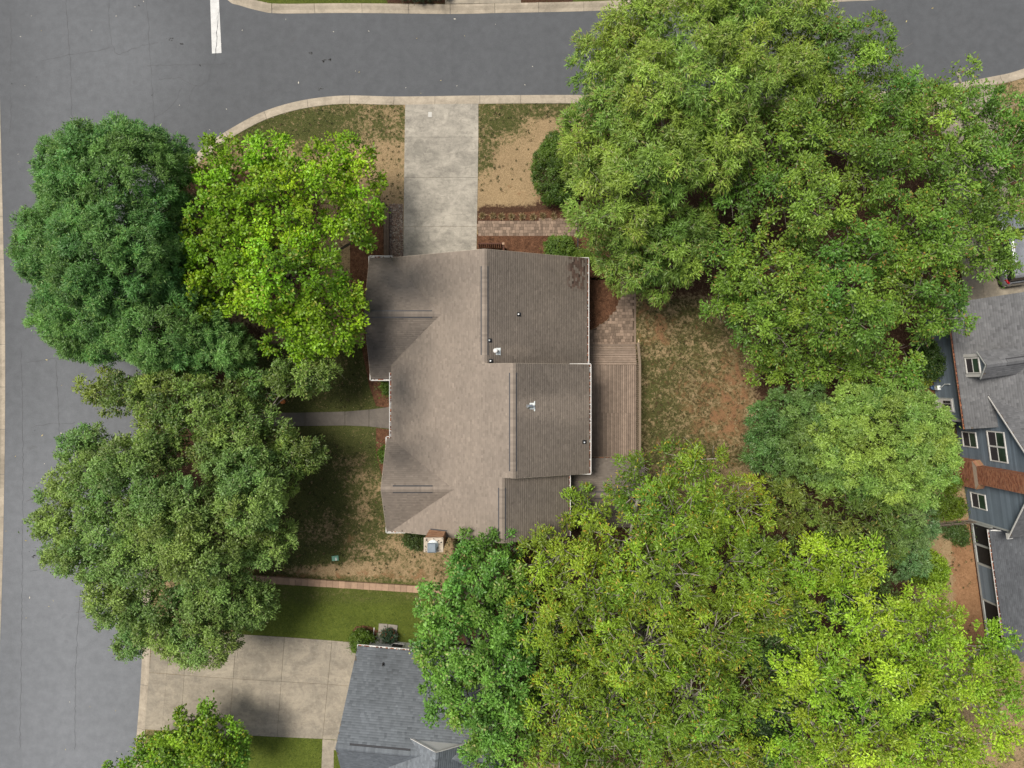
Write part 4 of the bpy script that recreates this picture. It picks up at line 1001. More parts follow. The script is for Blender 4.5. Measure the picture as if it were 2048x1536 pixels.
# dormer
dm = empty('dormer', (0,0,0)); dm.parent = bh; dc, hw, dxf = 11.15, .75, -1.1
mb = MB(); gable_prism(mb, [(dc-hw,3.7),(dc-hw,5.5),(dc,6.11),(dc+hw,5.5),(dc+hw,3.7)], 'x', dxf, 2.2); mb.build('wall', M['greytrim'], dm)
dpt = .70/.85
roof_slope(dm, (dxf-.10,dc-.87,5.47), (1,0), (0,1), 4.1, .87, dpt, col_blue, .10)
roof_slope(dm, (dxf-.10,dc+.87,5.47), (1,0), (0,-1), 4.1, .87, dpt, col_blue, .10)
ridge(dm, (dxf-.1,dc,5.47+.87*dpt), (3.0,dc,5.47+.87*dpt), dpt, dpt, col_blue, (1.2,3.0))
for s in (-1,1): mb = MB(); mb.bar((dxf-.12,dc+s*.88,5.40),(dxf-.12,dc,6.11),.03,.08); mb.build('rake_board', M['greytrim'], dm)
for s in (-1,1): mb = MB(); mb.box((dxf-.05,dc+s*.66-.09,3.85),(dxf-.003,dc+s*.66+.09,5.45)); mb.build('corner_board', M['white'], dm)
window(dm, dxf-.004, dc-.52, dc+.52, 3.98, 5.4, 1, 'reflectglass')
mb = MB(); gable_prism(mb, [(dc-.5,5.49),(dc,5.91),(dc+.5,5.49)], 'x', dxf-.03, dxf-.002); mb.build('gable_panel', M['blue'], dm)
# porch of the blue house
bp = empty('porch', (0,0,0)); bp.parent = bh
mb = MB(); mb.box((.06,-9,0),(6,-.05,2.6)); mb.build('porch_inside', M['porchscreen'], bp)
mb = MB(); mb.box((-.02,-9,.28),(.055,-.02,.46)); mb.build('sill_beam', M['greytrim'], bp)
mb = MB(); mb.box((-.02,-9,2.42),(.055,-.02,2.56)); mb.build('top_beam', M['greytrim'], bp)
for n_ in (-.1,-1.63,-3.02,-5.6,-8.2): mb = MB(); mb.box((-.03,n_-.07,.46),(.056,n_+.07,2.42)); mb.build('post', M['greytrim'], bp)
mb = MB(); mb.box((.0,-5.53,.46),(.057,-3.09,2.42)); mb.build('solid_panel', M['blue'], bp); laps(bp, .0, -5.52, -3.10, .5, 2.4)
mb = MB(); y = -9
while y < -.1: mb.box((-.005,y,.02),(.05,y+.085,.27)); y += .11
tag(mb.build('skirt_boards', M['stainwood'], bp), None, None, None, 'stuff')
for a, b in ((-.9,.9),(-2.3,1.0)): mb = MB(); mb.box((.35,a,.5),(.4,a+.06,2.3)); mb.build('inner_post', M['rail'], bp)
roof_slope(bp, (-.28,-9.2,2.72), (0,1), (1,0), 9.1, 6.2, .25, col_dark)
gutter(bp, (-.28,-9.2,2.70), (-.28,-.12,2.70), (-1,0), .8)
mb = MB(); mb.tube([(-.33,-.22,2.66),(-.1,-.2,2.75),(.35,-.25,2.95)], .05, 8); mb.build('downspout', M['white'], bp)
# fittings beside the blue house
mt = empty('meter_box', (-1.3,9.7,.75)); mt.parent = bh
mb = MB(); mb.loft([[(-.12,-.14,-.2),(.08,-.14,-.2),(.08,.14,-.2),(-.12,.14,-.2)],[(-.14,-.15,.2),(.08,-.15,.2),(.08,.15,.2),(-.14,.15,.2)]]); mb.build('box', M['palemetal'], mt)
mb = MB(); mb.tube([(-.02,.0,.2),(-.02,.05,.5),(-.02,.25,.9),(-.02,.25,1.5)], .03, 8); mb.build('conduit', M['palemetal'], mt)
bk = MB(); bk.lathe((0,0,0), [(.12,0),(.16,.35),(.17,.36),(.15,.34),(.11,.05)], 14); o = bk.build('bucket', mat('blue_plastic', (.10,.16,.28), .1, 5, 30, .5)); o.location = P(1861,775,.1); tag(o, 'small blue bucket standing on the mulch by the blue house', 'bucket')
kt = tag(empty('round_bin', P(1886,853,.1)), 'round black bin with a pale lid tucked beside the blue house corner', 'bin')
mb = MB(); mb.lathe((0,0,0), [(.30,0),(.36,.5),(.38,.55),(.34,.55),(.30,.1)], 18); mb.build('bin_body', M['dark'], kt)
mb = MB(); mb.lathe((-.16,.10,.45), [(.01,.0),(.2,.02),(.22,.10),(.12,.16),(.01,.18)], 14); mb.build('lid', M['white'], kt, True)
# weathered picket fence
pf = tag(empty('picket_fence'), 'weathered picket fence between the shrubs and the porch of the blue house', 'fence')
a, b = P(1838,1049,0), P(1938,1039,0); L = (b-a).length; d = (b-a)/L; ang = math.atan2(d.y, d.x); s = 0
pk = MB(); pk.loft([[(-.045,-.012,.05),(.045,-.012,.05),(.045,.012,.05),(-.045,.012,.05)],[(-.045,-.012,1.05),(.045,-.012,1.05),(.045,.012,1.05),(-.045,.012,1.05)],[(-.012,-.012,1.15),(.012,-.012,1.15),(.012,.012,1.15),(-.012,.012,1.15)]]); pme = pk.mesh('picket'); pme.materials.append(M['greywood'])
while s < L:
    o = bpy.data.objects.new('picket', pme); C.objects.link(o); o.parent = pf; p = a+d*s; o.location = (p.x,p.y,.05+random.uniform(-.02,.02)); o.rotation_euler = (random.uniform(-.03,.03),random.uniform(-.03,.03),ang); s += .135
for z in (.35,.9): mb = MB(); n = Vector((-d.y,d.x,0))*.035; mb.bar(a+n+Vector((0,0,z)), b+n+Vector((0,0,z)), .035, .09); mb.build('rail', M['greywood'], pf)
# ---------------------------------------------------------------- the silver vehicle
car = tag(empty('parked_car', P(2009,499,.135), math.radians(8)), 'silver car with roof rails parked under the oak by the dark grey roof', 'car')
def ringc(y, w, zb, zt, tuck=.88, crown=.03):
    return [(-w*.86,y,zb),(-w,y,zb+.12),(-w,y,zb+(zt-zb)*.55),(-w*.97,y,zt-.10),(-w*tuck,y,zt),(-w*.45,y,zt+crown),(w*.45,y,zt+crown),(w*tuck,y,zt),(w*.97,y,zt-.10),(w,y,zb+(zt-zb)*.55),(w,y,zb+.12),(w*.86,y,zb)]
mb = MB(); mb.loft([ringc(*r) for r in ((-2.62,.72,.42,.72,.8),(-2.55,.86,.32,.92),(-2.35,.94,.26,1.02),(-1.6,.97,.24,1.06),(0,.98,.22,1.06),(.9,.98,.22,1.05),(1.2,.97,.24,1.04,.9,.05),(2.0,.94,.26,.96,.86,.06),(2.4,.86,.30,.86,.8,.05),(2.58,.70,.40,.70,.8))]); mb.build('body', M['carpaint'], car, True)
mb = MB(); mb.loft([[(-w0,y0,1.03),(w0,y0,1.03),(w1,y1,z1),(-w1,y1,z1)] for w0,y0,w1,y1,z1 in ((.80,-2.42,.68,-2.10,1.68),(.88,-1.2,.74,-1.2,1.74),(.88,.2,.74,.2,1.74),(.84,1.28,.70,.55,1.68))]); mb.build('cabin_glass', M['carglass'], car)
mb = MB(); mb.loft([[(-w,y,z-.05),(w,y,z-.05),(w*.98,y,z),(w*.5,y,z+.035),(-w*.5,y,z+.035),(-w*.98,y,z)] for y,w,z in ((-2.22,.69,1.68),(-2.0,.74,1.73),(-1.0,.77,1.77),(.2,.76,1.765),(.5,.72,1.72),(.62,.68,1.69))]); mb.build('roof', M['carpaint'], car, True)
for sx in (-1,1):
    mb = MB(); mb.tube([(sx*.66,-1.9,1.79),(sx*.66,-1.8,1.85),(sx*.66,.1,1.86),(sx*.66,.25,1.80)], .022, 8); mb.build('roof_rail', M['chrome'], car)
    mb = MB(); mb.tube([(sx*.83,1.24,1.05),(sx*.74,.62,1.68),(sx*.76,.2,1.745)], .035, 6); mb.build('front_pillar', M['carpaint'], car)
    mb = MB(); mb.tube([(sx*.92,-2.2,1.07),(sx*.93,0,1.08),(sx*.90,1.2,1.07)], .016, 6); mb.build('window_trim', M['chrome'], car)
    for yy in (-1.25,-.15): mb = MB(); mb.tube([(sx*.90,yy,1.05),(sx*.77,yy,1.72)], .035, 6); mb.build('pillar', M['carpaint'], car)
    mb = MB(); mb.loft([[(sx*.74,-2.56,.80),(sx*.90,-2.42,.80),(sx*.93,-2.2,.84),(sx*.92,-2.2,1.06),(sx*.88,-2.42,1.06),(sx*.72,-2.53,1.04)],[(sx*.70,-2.50,.80),(sx*.84,-2.38,.80),(sx*.88,-2.2,.84),(sx*.86,-2.2,1.08),(sx*.82,-2.38,1.09),(sx*.68,-2.47,1.07)]]); mb.build('tail_light', M['redlens'], car)
    mb = MB(); mb.loft([[(sx*.60,2.52,.66),(sx*.82,2.42,.68),(sx*.92,2.1,.74),(sx*.86,2.1,.93),(sx*.74,2.38,.86),(sx*.56,2.48,.83)],[(sx*.60,2.57,.66),(sx*.86,2.45,.68),(sx*.955,2.1,.74),(sx*.90,2.1,.96),(sx*.78,2.42,.89),(sx*.56,2.54,.84)]]); mb.build('headlight', M['palemetal'], car)
    mb = MB(); mb.lathe((0,0,0), [(.02,-.07),(.10,-.05),(.11,.05),(.03,.08)], 10); o = mb.build('mirror', M['carpaint'], car, True); o.location = (sx*1.06,.95,1.12); o.scale = (1,.7,1)
    for yy in (-1.6,1.55):
        mb = MB(); mb.tube([(sx*.75,yy,.33),(sx*.985,yy,.33)], .34, 20); w = mb.build('wheel', M['tyre'], car); mb = MB(); mb.tube([(sx*.96,yy,.33),(sx*.995,yy,.33)], .22, 14); mb.build('rim', M['galv'], w)
mb = MB(); mb.loft([[(-.88,-2.46,.36),(-.6,-2.66,.36),(.6,-2.66,.36),(.88,-2.46,.36)],[(-.88,-2.46,.58),(-.6,-2.68,.58),(.6,-2.68,.58),(.88,-2.46,.58)],[(-.86,-2.42,.66),(-.58,-2.62,.66),(.58,-2.62,.66),(.86,-2.42,.66)]]); mb.build('rear_bumper', M['chrome'], car)
mb = MB(); mb.loft([[(-.52,-2.585,.82),(.52,-2.585,.82),(.52,-2.56,.84),(-.52,-2.56,.84)],[(-.52,-2.56,1.0),(.52,-2.56,1.0),(.52,-2.52,1.01),(-.52,-2.52,1.01)]]); mb.build('tailgate_trim', M['carglass'], car)

# ---------------------------------------------------------------- foliage
def unit(a): return a/np.maximum(np.linalg.norm(a, axis=-1, keepdims=True), 1e-6)
def leaf_faces(c, d, n, L, W, quad=True):
    """rhombic leaves: base c, along d, normal n"""
    s = unit(np.cross(d, n)); L = L[:,None]; W = W[:,None]; fold = unit(n)*W*.25
    if not quad:
        V = np.stack([c-s*W*.5, c+s*W*.5, c+d*L], 1).reshape(-1,3); return V, np.arange(len(V)).reshape(-1,3)
    V = np.stack([c, c+d*L*.5+s*W*.5+fold, c+d*L, c+d*L*.5-s*W*.5+fold], 1).reshape(-1,3)
    return V, np.arange(len(V)).reshape(-1,4)

def crown(lobes, br=.95, per=330, L=.24, W=.10, cols=None, tips=None, tipf=0.0, droop=.25, up=.9, fill=.18, flat=.95, spread=1.0, cover=1.0, rnd=.45, zmin=1.2, dmin=-.40, gap=1.30, deep=True, nt=17, lsc=.95, relief=1.15, zj=.4):
    """lobes: (px,py,z,rx px,ry px[,rz m]); returns mesh arrays and bough positions"""
    LB = []
    for lb in lobes:
        px, py, z, rx, ry = lb[:5]; z = z + zj*rng.uniform(-1,.8); k = (H-z)/F; c = np.array(P(px,py,z)); rx, ry = rx*lsc, ry*lsc; rz = lb[5] if len(lb) > 5 else min(rx,ry)*k*relief
        LB.append((c, np.array([rx*k, ry*k, min(rz, z-zmin)])))
    B = []; Nn = []
    for i, (c, r) in enumerate(LB):
        a = (r[0]*r[1] + r[0]*r[2] + r[1]*r[2])/3*4*math.pi*.72
        nb = max(4, int(cover*a/(math.pi*br*br*.62)))
        d = unit(rng.standard_normal((nb*10,3))); d = d[d[:,2] > dmin]
        for layer in (0, 1):
            pos = []; need = nb*(.62 if layer == 0 else .7)
            for q in d[layer::2] if deep else d:
                if layer == 1 and (not deep or q[2] < 0): break
                if layer == 0: p = c + q*((r-.5*br)*rng.uniform(.94,1.06)) + np.array([0,0,br*rng.uniform(-.3,.4)])
                else: p = c + q*np.maximum(r-.5*br-br*rng.uniform(1.1,2.2), .2)
                if any(np.sum((p-p2)**2) < (br*(gap if layer == 0 else .95))**2 for p2 in pos): continue
                ins = False
                for j, (c2, r2) in enumerate(LB):
                    if j != i and np.sum(((p-c2)/(r2*.78))**2) < 1: ins = True; break
                if ins: continue
                pos.append(p); B.append(p); Nn.append(unit(q/r*r.min()))
                if len(pos) >= need: break
    B = np.array(B); Nn = np.array(Nn); nb = len(B)
    rad = br*rng.uniform(.72,1.28,nb); cnt = (per*(rad/br)**2*rng.uniform(.8,1.15,nb)).astype(int)
    bi = np.repeat(np.arange(nb), cnt); n = len(bi)
    # points on a bumpy dome facing the bough normal
    q = unit(rng.standard_normal((n,3)) + .75*Nn[bi] + np.array([0,0,.35])); rr = rad[bi]*np.clip(rng.beta(4,1.3,n),.25,1)
    # twig clumps: quantise directions to a few twigs per bough
    tw = unit(rng.standard_normal((nb,nt,3)) + .75*Nn[:,None,:] + np.array([0,0,.45])); ti = rng.integers(0,nt,n); t = tw[bi,ti]
    q = unit(t*1.0 + q*.36*spread)
    twl = rng.uniform(.62,1.18,(nb,nt))[bi,ti]
    p = B[bi] + q*(rr*twl)[:,None]*np.array([1,1,flat])
    nf = int(n*fill)
    out = unit(q*np.array([1,1,.4]) + rnd*rng.standard_normal((n,3))); dirn = unit(out + np.array([0,0,-droop]))
    nor = unit(np.array([0,0,up*.6]) + .85*q + .5*rng.standard_normal((n,3)))
    ll = L*rng.uniform(.65,1.25,n); ww = W*rng.uniform(.7,1.25,n)
    cols = np.array(cols); ci = rng.integers(0,len(cols),nb); cb = cols[ci]*(1+.13*rng.standard_normal((nb,1))).clip(.7,1.35)
    hue = fbm(B[:,0]+B[:,2]*.7, B[:,1], 3.2, 17+nb)-.5; cb = cb*(1+hue[:,None]*np.array([1.1,.55,.3])).clip(.4,2)
    c = cb[bi]*(1+.17*rng.standard_normal((n,1))).clip(.5,1.6)
    if tips is not None:
        tp = np.array(tips); pick = rng.random(n) < tipf*np.clip((rr/rad[bi]-.45)*2,0,1.3)*rng.uniform(0,2,nb)[bi]
        c[pick] = tp[rng.integers(0,len(tp),pick.sum())]*(1+.15*rng.standard_normal((pick.sum(),1))).clip(.6,1.4)
    if nf:
        fi = rng.integers(0,nb,nf); pf = B[fi]-Nn[fi]*(rad[fi]*rng.uniform(.3,1.5,nf))[:,None] + rng.standard_normal((nf,3))*.28
        pf[:,2] = np.maximum(pf[:,2], .8)
        p = np.concatenate([p,pf]); dirn = np.concatenate([dirn, unit(rng.standard_normal((nf,3)))]); nor = np.concatenate([nor, unit(rng.standard_normal((nf,3))+np.array([0,0,.8]))])
        ll = np.concatenate([ll, np.full(nf,L*1.15)]); ww = np.concatenate([ww, np.full(nf,W*1.4)]); c = np.concatenate([c, cb[fi]*.9])
    V, Fc = leaf_faces(p, dirn, nor, ll, ww*(1 if W > .07 else 1.25), W > .07)
    return V, Fc, c, B, rad, LB

def limb_tube(mb, a, b, r0, r1, sag=.15, segs=4, n=5, jit=.12):
    a = Vector(a); b = Vector(b); L = (b-a).length; pts = []; rr = []
    off = Vector((random.uniform(-1,1),random.uniform(-1,1),random.uniform(.2,1)))*L*sag
    for k in range(segs+1):
        t = k/segs; p = a.lerp(b,t) + off*(4*t*(1-t))*.5 + Vector((random.gauss(0,1),random.gauss(0,1),random.gauss(0,.6)))*jit*(1 if 0<k<segs else 0); pts.append(p); rr.append(r0+(r1-r0)*t**.8)
    mb.tube(pts, rr, n); return pts

def tree(name, label, base, lobes, bark='bark', tr=.24, twigs=2, limb=.085, hubup=-.25, twl=.9, **kw):
    V, Fc, c, B, rad, LB = crown(lobes, **kw)
    bp_ = P(base[0], base[1], .08); root = tag(empty(name, bp_), label, 'tree', 'trees around the houses')
    me = np_mesh('crown', V-np.array(bp_), Fc, c); o = link('crown', me, M['leaf'], root)
    mb = MB(); top = np.mean([l[0] for l in LB], 0); th = max(1.4, min(l[0][2] for l in LB)*.45)
    cen = Vector((bp_.x+(top[0]-bp_.x)*.25, bp_.y+(top[1]-bp_.y)*.25, th)); bl = Vector((0,0,-.15))
    trunk = [bl, Vector((cen-bp_)*.5)+Vector((.05,-.05,0)), cen-bp_]; mb.tube(trunk, [tr*1.35, tr*1.0, tr*.85], 9)
    hubs = []
    for (cl, rl) in LB:
        h = Vector(cl)-bp_; h.z += rl[2]*hubup; pts = limb_tube(mb, cen-bp_, h, tr*.55, limb, .18, 5, 6, .14); hubs.append((h, pts))
    order = np.argsort(rng.random(len(B)))
    for i in order:
        b = Vector(B[i])-bp_; src = min((p for h, pts in hubs for p in pts[2:]), key=lambda p: (p-b).length + random.uniform(0,1.1))
        end = b + (b-src).normalized()*rad[i]*.35
        pts = limb_tube(mb, src, end, limb*.62, limb*.16, .12, 3, 4, .08)
        for k in range(twigs):
            s = pts[random.choice((1,2,2,3))]; e = s + Vector((random.gauss(0,1),random.gauss(0,1),random.uniform(-.1,1))).normalized()*twl*random.uniform(.6,1.3)
            limb_tube(mb, s, e, limb*.26, limb*.08, .1, 2, 3, .05)
    mb.build('trunk', M[bark], root, True)
    return root

DG = [(0.099,0.223,0.054),(0.099,0.205,0.046),(0.130,0.296,0.073),(0.106,0.224,0.052),(0.116,0.250,0.059),(0.135,0.290,0.068)]
tree('cedar_tree', 'dense dark green rounded tree hanging over the side street, left of the lime green tree', (330,560), [
 (238,370,7.2,138,120),(152,500,6.2,98,98),(240,520,7.8,122,125),(330,325,5.6,55,60),(200,630,6.2,120,92),(330,650,6.2,115,95),(430,700,4.6,80,62),(335,460,5.8,50,95),(160,400,5.5,70,80),(90,510,4.4,24,34)],
 bark='darkbark', br=.70, per=600, L=.17, W=.045, cols=DG, tips=[(.20,.33,.08)], tipf=.12, droop=.1, fill=.22, cover=1.15, rnd=.6, twigs=0, gap=.92)
LG = [(0.210,0.403,0.017),(0.152,0.296,0.013),(0.258,0.439,0.016),(0.150,0.274,0.011),(0.225,0.433,0.018),(0.213,0.354,0.013)]
tree('lime_tree', 'lime green broad leaved tree overhanging the left edge of the brown roof', (560,520), [
 (450,340,5.4,78,62),(545,325,5.4,55,50),(690,335,5.2,82,56),(600,400,6.4,108,75),(700,440,5.6,62,66),(460,470,6.8,92,80),(570,555,7.4,128,92),(640,625,6.2,95,80),(425,590,6.4,74,66),(700,628,5.2,48,40),(600,680,5.0,76,40),(390,520,5.5,44,36),(738,478,4.4,34,24)],
 bark='darkbark', br=.85, per=250, L=.215, W=.125, cols=LG, tips=[(.26,.29,.03)], tipf=.10, droop=.12, fill=.16, cover=.95, rnd=.7, twigs=1)
OG = [(0.165,0.262,0.059),(0.165,0.284,0.070),(0.183,0.291,0.066),(0.167,0.298,0.076),(0.142,0.215,0.046),(0.192,0.314,0.073)]
tree('elm_tree', 'large soft green tree with feathery plumes spreading over the side street from the front lawn', (470,1040), [
 (130,1042,6.6,72,34),(85,1045,5.6,30,16),(185,960,7.2,78,46),(110,990,5.8,38,20),(180,890,6.4,58,36),(270,935,7.8,82,58),(250,1035,8.3,95,52),(175,1112,6.8,75,44),(290,1112,8.3,85,58),(235,1190,6.8,62,44),(350,1020,8.8,90,68),(400,1105,8.8,80,60),(330,1235,7.2,78,58),(405,1270,6.8,82,56),(270,1270,5.8,42,40),(430,1180,7.2,72,56),(525,1085,6.4,68,48),(500,1000,7.4,72,64),(470,920,7.0,66,60),(485,1205,5.2,70,46),(120,1095,5.4,34,24),(215,1238,5.4,36,22)],
 bark='darkbark', br=.68, per=330, L=.18, W=.074, cols=OG, tips=[(.16,.19,.07)], tipf=.07, droop=.3, fill=.25, cover=1.25, rnd=.6, twigs=1, lsc=.94, zj=1.0, relief=1.2, gap=1.05)
OL = [(0.183,0.276,0.051),(0.167,0.273,0.054),(0.172,0.261,0.048),(0.131,0.195,0.036),(0.109,0.179,0.036),(0.106,0.176,0.036)]
tree('birch_tree', 'thin olive tree with bare pale branches at the left end of the front path', (455,900), [
 (245,790,5.8,68,40),(350,800,6.4,84,56),(415,850,6.8,80,66),(330,880,6.6,76,52),(590,755,4.8,72,36),(645,745,4.2,40,26),(600,905,5.0,52,42),(550,955,5.4,50,46),(500,775,5,56,36),(200,775,5.2,40,30),(290,772,5.0,50,28),(460,850,6.2,70,56),(520,860,5.6,56,44)],
 bark='palebark', br=.70, per=290, L=.18, W=.08, cols=OL, tips=[(.19,.21,.06)], tipf=.08, droop=.3, fill=.18, cover=1.15, gap=1.08, twigs=2, limb=.032, tr=.10, twl=1.0)
WG = [(0.140,0.225,0.036),(0.180,0.298,0.049),(0.211,0.325,0.049),(0.208,0.313,0.046),(0.216,0.326,0.049),(0.201,0.331,0.054)]
tree('willow_oak', 'big pale green narrow leaved oak reaching from the top street to the brown roof', (1330,350), [
 (1215,135,7.6,78,70),(1310,60,8.6,98,80),(1440,40,9,100,80),(1225,270,9,100,96),(1330,200,10.2,110,100),(1450,150,10,100,90),(1560,50,9,110,76),(1228,400,8.6,98,90),(1300,330,10.2,100,95),(1420,280,9.8,90,90),(1262,510,7.2,70,66),(1330,480,7.8,90,80),(1560,160,8.4,80,70),(1325,550,5.8,66,44),(1165,330,6.6,36,60)],
 bark='bark', br=.88, per=400, L=.24, W=.058, cols=WG, tips=[(.22,.24,.09),(.24,.22,.06)], tipf=.10, droop=.35, fill=.22, cover=1.15, rnd=.7, twigs=1, lsc=.95, zj=1.2, relief=1.2, gap=1.12)
RG = [(0.116,0.226,0.030),(0.115,0.235,0.032),(0.162,0.279,0.033),(0.168,0.282,0.032),(0.157,0.275,0.033),(0.133,0.242,0.030)]
RT = [(.26,.19,.03),(.22,.21,.04),(.20,.10,.03)]
tree('oak_tree', 'mid green oak beside the top street, right of the pale narrow leaved oak', (1640,300), [
 (1650,130,7.8,78,68),(1725,112,7.2,66,66),(1640,235,8.4,90,80),(1755,225,8.2,86,78),(1560,300,8.8,90,85),(1480,385,8.2,80,72),(1600,405,9.2,92,80),(1735,335,8.2,88,76),(1830,190,6,50,44)],
 bark='bark', br=.88, per=310, L=.205, W=.088, cols=[(0.101,0.199,0.029),(0.138,0.227,0.028),(0.151,0.265,0.034),(0.154,0.264,0.034),(0.176,0.301,0.038),(0.129,0.225,0.029)], tips=RT, tipf=.05, droop=.25, fill=.18, cover=.95, twigs=2, lsc=.90, zj=1.3, relief=1.2)
tree('oak_tree', 'broad deep green oak with yellow flecks spreading above the back yard', (1640,590), [
 (1470,520,8,90,72),(1580,560,9.2,98,86),(1680,620,8.8,98,84),(1545,650,7.6,88,72),(1800,480,9,98,86),(1840,600,7.8,88,78),(1630,715,6.4,105,52),(1750,730,6.4,92,54),(1475,600,6.6,76,54),(1875,640,6.4,66,50),(1700,500,9,80,66),(1540,735,4.6,46,44)],
 bark='bark', br=.90, per=320, L=.205, W=.09, cols=RG, tips=RT, tipf=.08, droop=.2, fill=.2, cover=.98, twigs=2, lsc=.90, zj=1.3, relief=1.2)
YG = [(0.151,0.274,0.036),(0.203,0.331,0.040),(0.121,0.224,0.030),(0.151,0.283,0.039),(0.159,0.291,0.039),(0.130,0.244,0.033)]
tree('oak_tree', 'brighter loose crowned oak above the silver car at the right edge', (1930,330), [
 (1850,255,7.4,82,76),(1955,235,7.4,82,66),(1895,355,8,88,82),(2005,320,7.4,78,76),(1955,430,6.8,68,46),(1890,480,6.4,62,44),(2040,400,6.4,30,36),(1962,518,6,42,40),(2006,528,5.6,34,32),(1990,470,6.2,40,36),(1920,140,6.6,32,30),(1895,185,6,34,28),(2050,290,6.6,40,60)],
 bark='palebark', br=.85, per=260, L=.21, W=.09, cols=YG, tips=RT, tipf=.06, droop=.2, fill=.15, cover=.95, twigs=2)
CG = [(0.247,0.372,0.064),(0.188,0.315,0.061),(0.199,0.323,0.060),(0.189,0.327,0.065),(0.223,0.338,0.059),(0.235,0.363,0.064)]
tree('cypress_tree', 'pale green feathery conifer in front of the blue house', (1745,900), [
 (1770,865,8.2,84,74),(1700,830,7.4,66,54),(1670,885,7.0,62,54),(1730,935,7.0,66,50),(1830,840,7.4,54,52),(1860,905,7.0,46,62),(1795,945,6.6,66,48),(1885,930,6,30,44),(1795,795,6.6,60,36),(1660,940,5.6,56,40),(1830,985,5.4,50,30),(1740,985,5.2,54,28)],
 bark='darkbark', br=.60, per=340, L=.18, W=.060, cols=CG, tips=[(.27,.39,.09)], tipf=.18, droop=.15, fill=.22, cover=1.2, rnd=.7, twigs=0, gap=1.12, lsc=1.0, zj=.9, relief=1.15)
tree('cypress_tree', 'darker green conifer at the edge of the bare earth in the back yard', (1570,890), [
 (1565,855,5.8,72,72),(1545,905,5.2,52,56),(1620,900,6,70,60),(1600,810,5.6,66,44)],
 bark='darkbark', br=.60, per=330, L=.18, W=.060, cols=[(0.127,0.234,0.056),(0.104,0.204,0.052),(0.116,0.208,0.049),(0.112,0.199,0.046),(0.135,0.247,0.059)], tips=[(.13,.21,.06)], tipf=.14, droop=.15, fill=.25, cover=1.15, rnd=.7, twigs=0)
TG = [(0.200,0.324,0.026),(0.145,0.224,0.017),(0.203,0.303,0.022),(0.211,0.328,0.025),(0.156,0.266,0.022),(0.150,0.238,0.019)]
TT = [(.40,.30,.03),(.38,.35,.03),(.32,.20,.03)]
tree('water_oak', 'huge olive yellow oak with bare grey limbs showing, below the porch roof', (1290,1240), [
 (1165,1020,6.2,54,42),(1280,965,7.2,78,60),(1390,925,6.6,76,40),(1350,1030,8.6,108,78),(1465,1005,7.6,84,66),(1245,1085,8.2,88,68),(1110,1115,7.2,84,60),(1180,1185,8.8,98,78),(1320,1150,9.6,108,88),(1460,1125,9.2,98,88),(1085,1230,8.0,66,66),(1160,1290,9.2,92,84),(1290,1290,10.2,108,88),(1420,1270,9.8,98,88),(1515,1195,8.6,66,66),(1130,1400,8.6,86,78),(1260,1420,9.2,98,78),(1380,1400,9.2,98,78),(1475,1380,8.2,76,66),(1190,1500,8.2,78,48),(1300,1525,8.2,88,38),(1420,1490,7.6,84,56),(1110,1500,7.0,60,60),(1480,1540,6.6,70,50),(1200,1560,7.4,90,50),(1380,1570,7.2,90,50)],
 bark='palebark', br=.85, per=270, L=.235, W=.075, cols=TG, tips=TT, tipf=.09, droop=.35, fill=.14, cover=.86, rnd=.6, twigs=3, lsc=.90, zj=1.5, relief=1.2, hubup=-.05, limb=.10, twl=1.0)
HG = [(0.121,0.239,0.033),(0.124,0.249,0.035),(0.153,0.315,0.045),(0.123,0.288,0.047),(0.113,0.266,0.043),(0.139,0.303,0.046)]
tree('maple_tree', 'dense fresh green tree with pale yellow clusters over the grey roof', (940,1290), [
 (960,1105,6.6,66,50),(1010,1080,5.6,48,34),(915,1180,7.6,74,66),(990,1180,7.8,68,68),(900,1290,8.8,70,78),(980,1290,9.2,84,78),(902,1385,8.2,58,60),(980,1400,8.8,80,78),(995,1495,7.6,64,60),(1040,1250,7.4,40,64),(872,1230,7.4,40,60),(1040,1440,7,40,70)],
 bark='bark', br=.78, per=280, L=.21, W=.105, cols=HG, tips=[(.34,.34,.12),(.28,.32,.10)], tipf=.07, droop=.2, fill=.2, cover=1.05, rnd=.7, twigs=1)
XG = [(0.249,0.388,0.026),(0.260,0.386,0.025),(0.313,0.484,0.033),(0.245,0.413,0.030),(0.299,0.496,0.036),(0.280,0.404,0.025)]
tree('hackberry_tree', 'bright yellow green loose tree with thin pale branches in the bottom right corner', (1760,1330), [
 (1620,1130,6.6,86,56),(1585,1235,7.2,66,56),(1700,1120,7.2,66,58),(1740,1230,7.6,86,66),(1630,1335,8.2,86,66),(1760,1340,8.6,96,76),(1850,1230,6.6,66,66),(1875,1340,7.6,86,70),(1975,1295,6.8,54,50),(1975,1400,6.8,56,50),(1610,1430,7.6,76,66),(1720,1460,7.8,96,66),(1850,1470,7.6,92,62),(1945,1490,6.4,60,42),(1560,1500,6.8,60,40),(1640,1530,6.6,70,44),(1790,1540,6.8,80,40),(1910,1545,5.8,60,36),(1700,1570,6.4,90,40),(1998,1345,6.2,44,46),(2010,1470,5.6,44,44)],
 bark='palebark', br=.82, per=235, L=.205, W=.09, cols=XG, tips=[(.30,.33,.05)], tipf=.10, droop=.2, fill=.16, cover=1.05, rnd=.7, twigs=2, lsc=.90, zj=1.3, relief=1.2, hubup=-.05, limb=.08, twl=1.1)
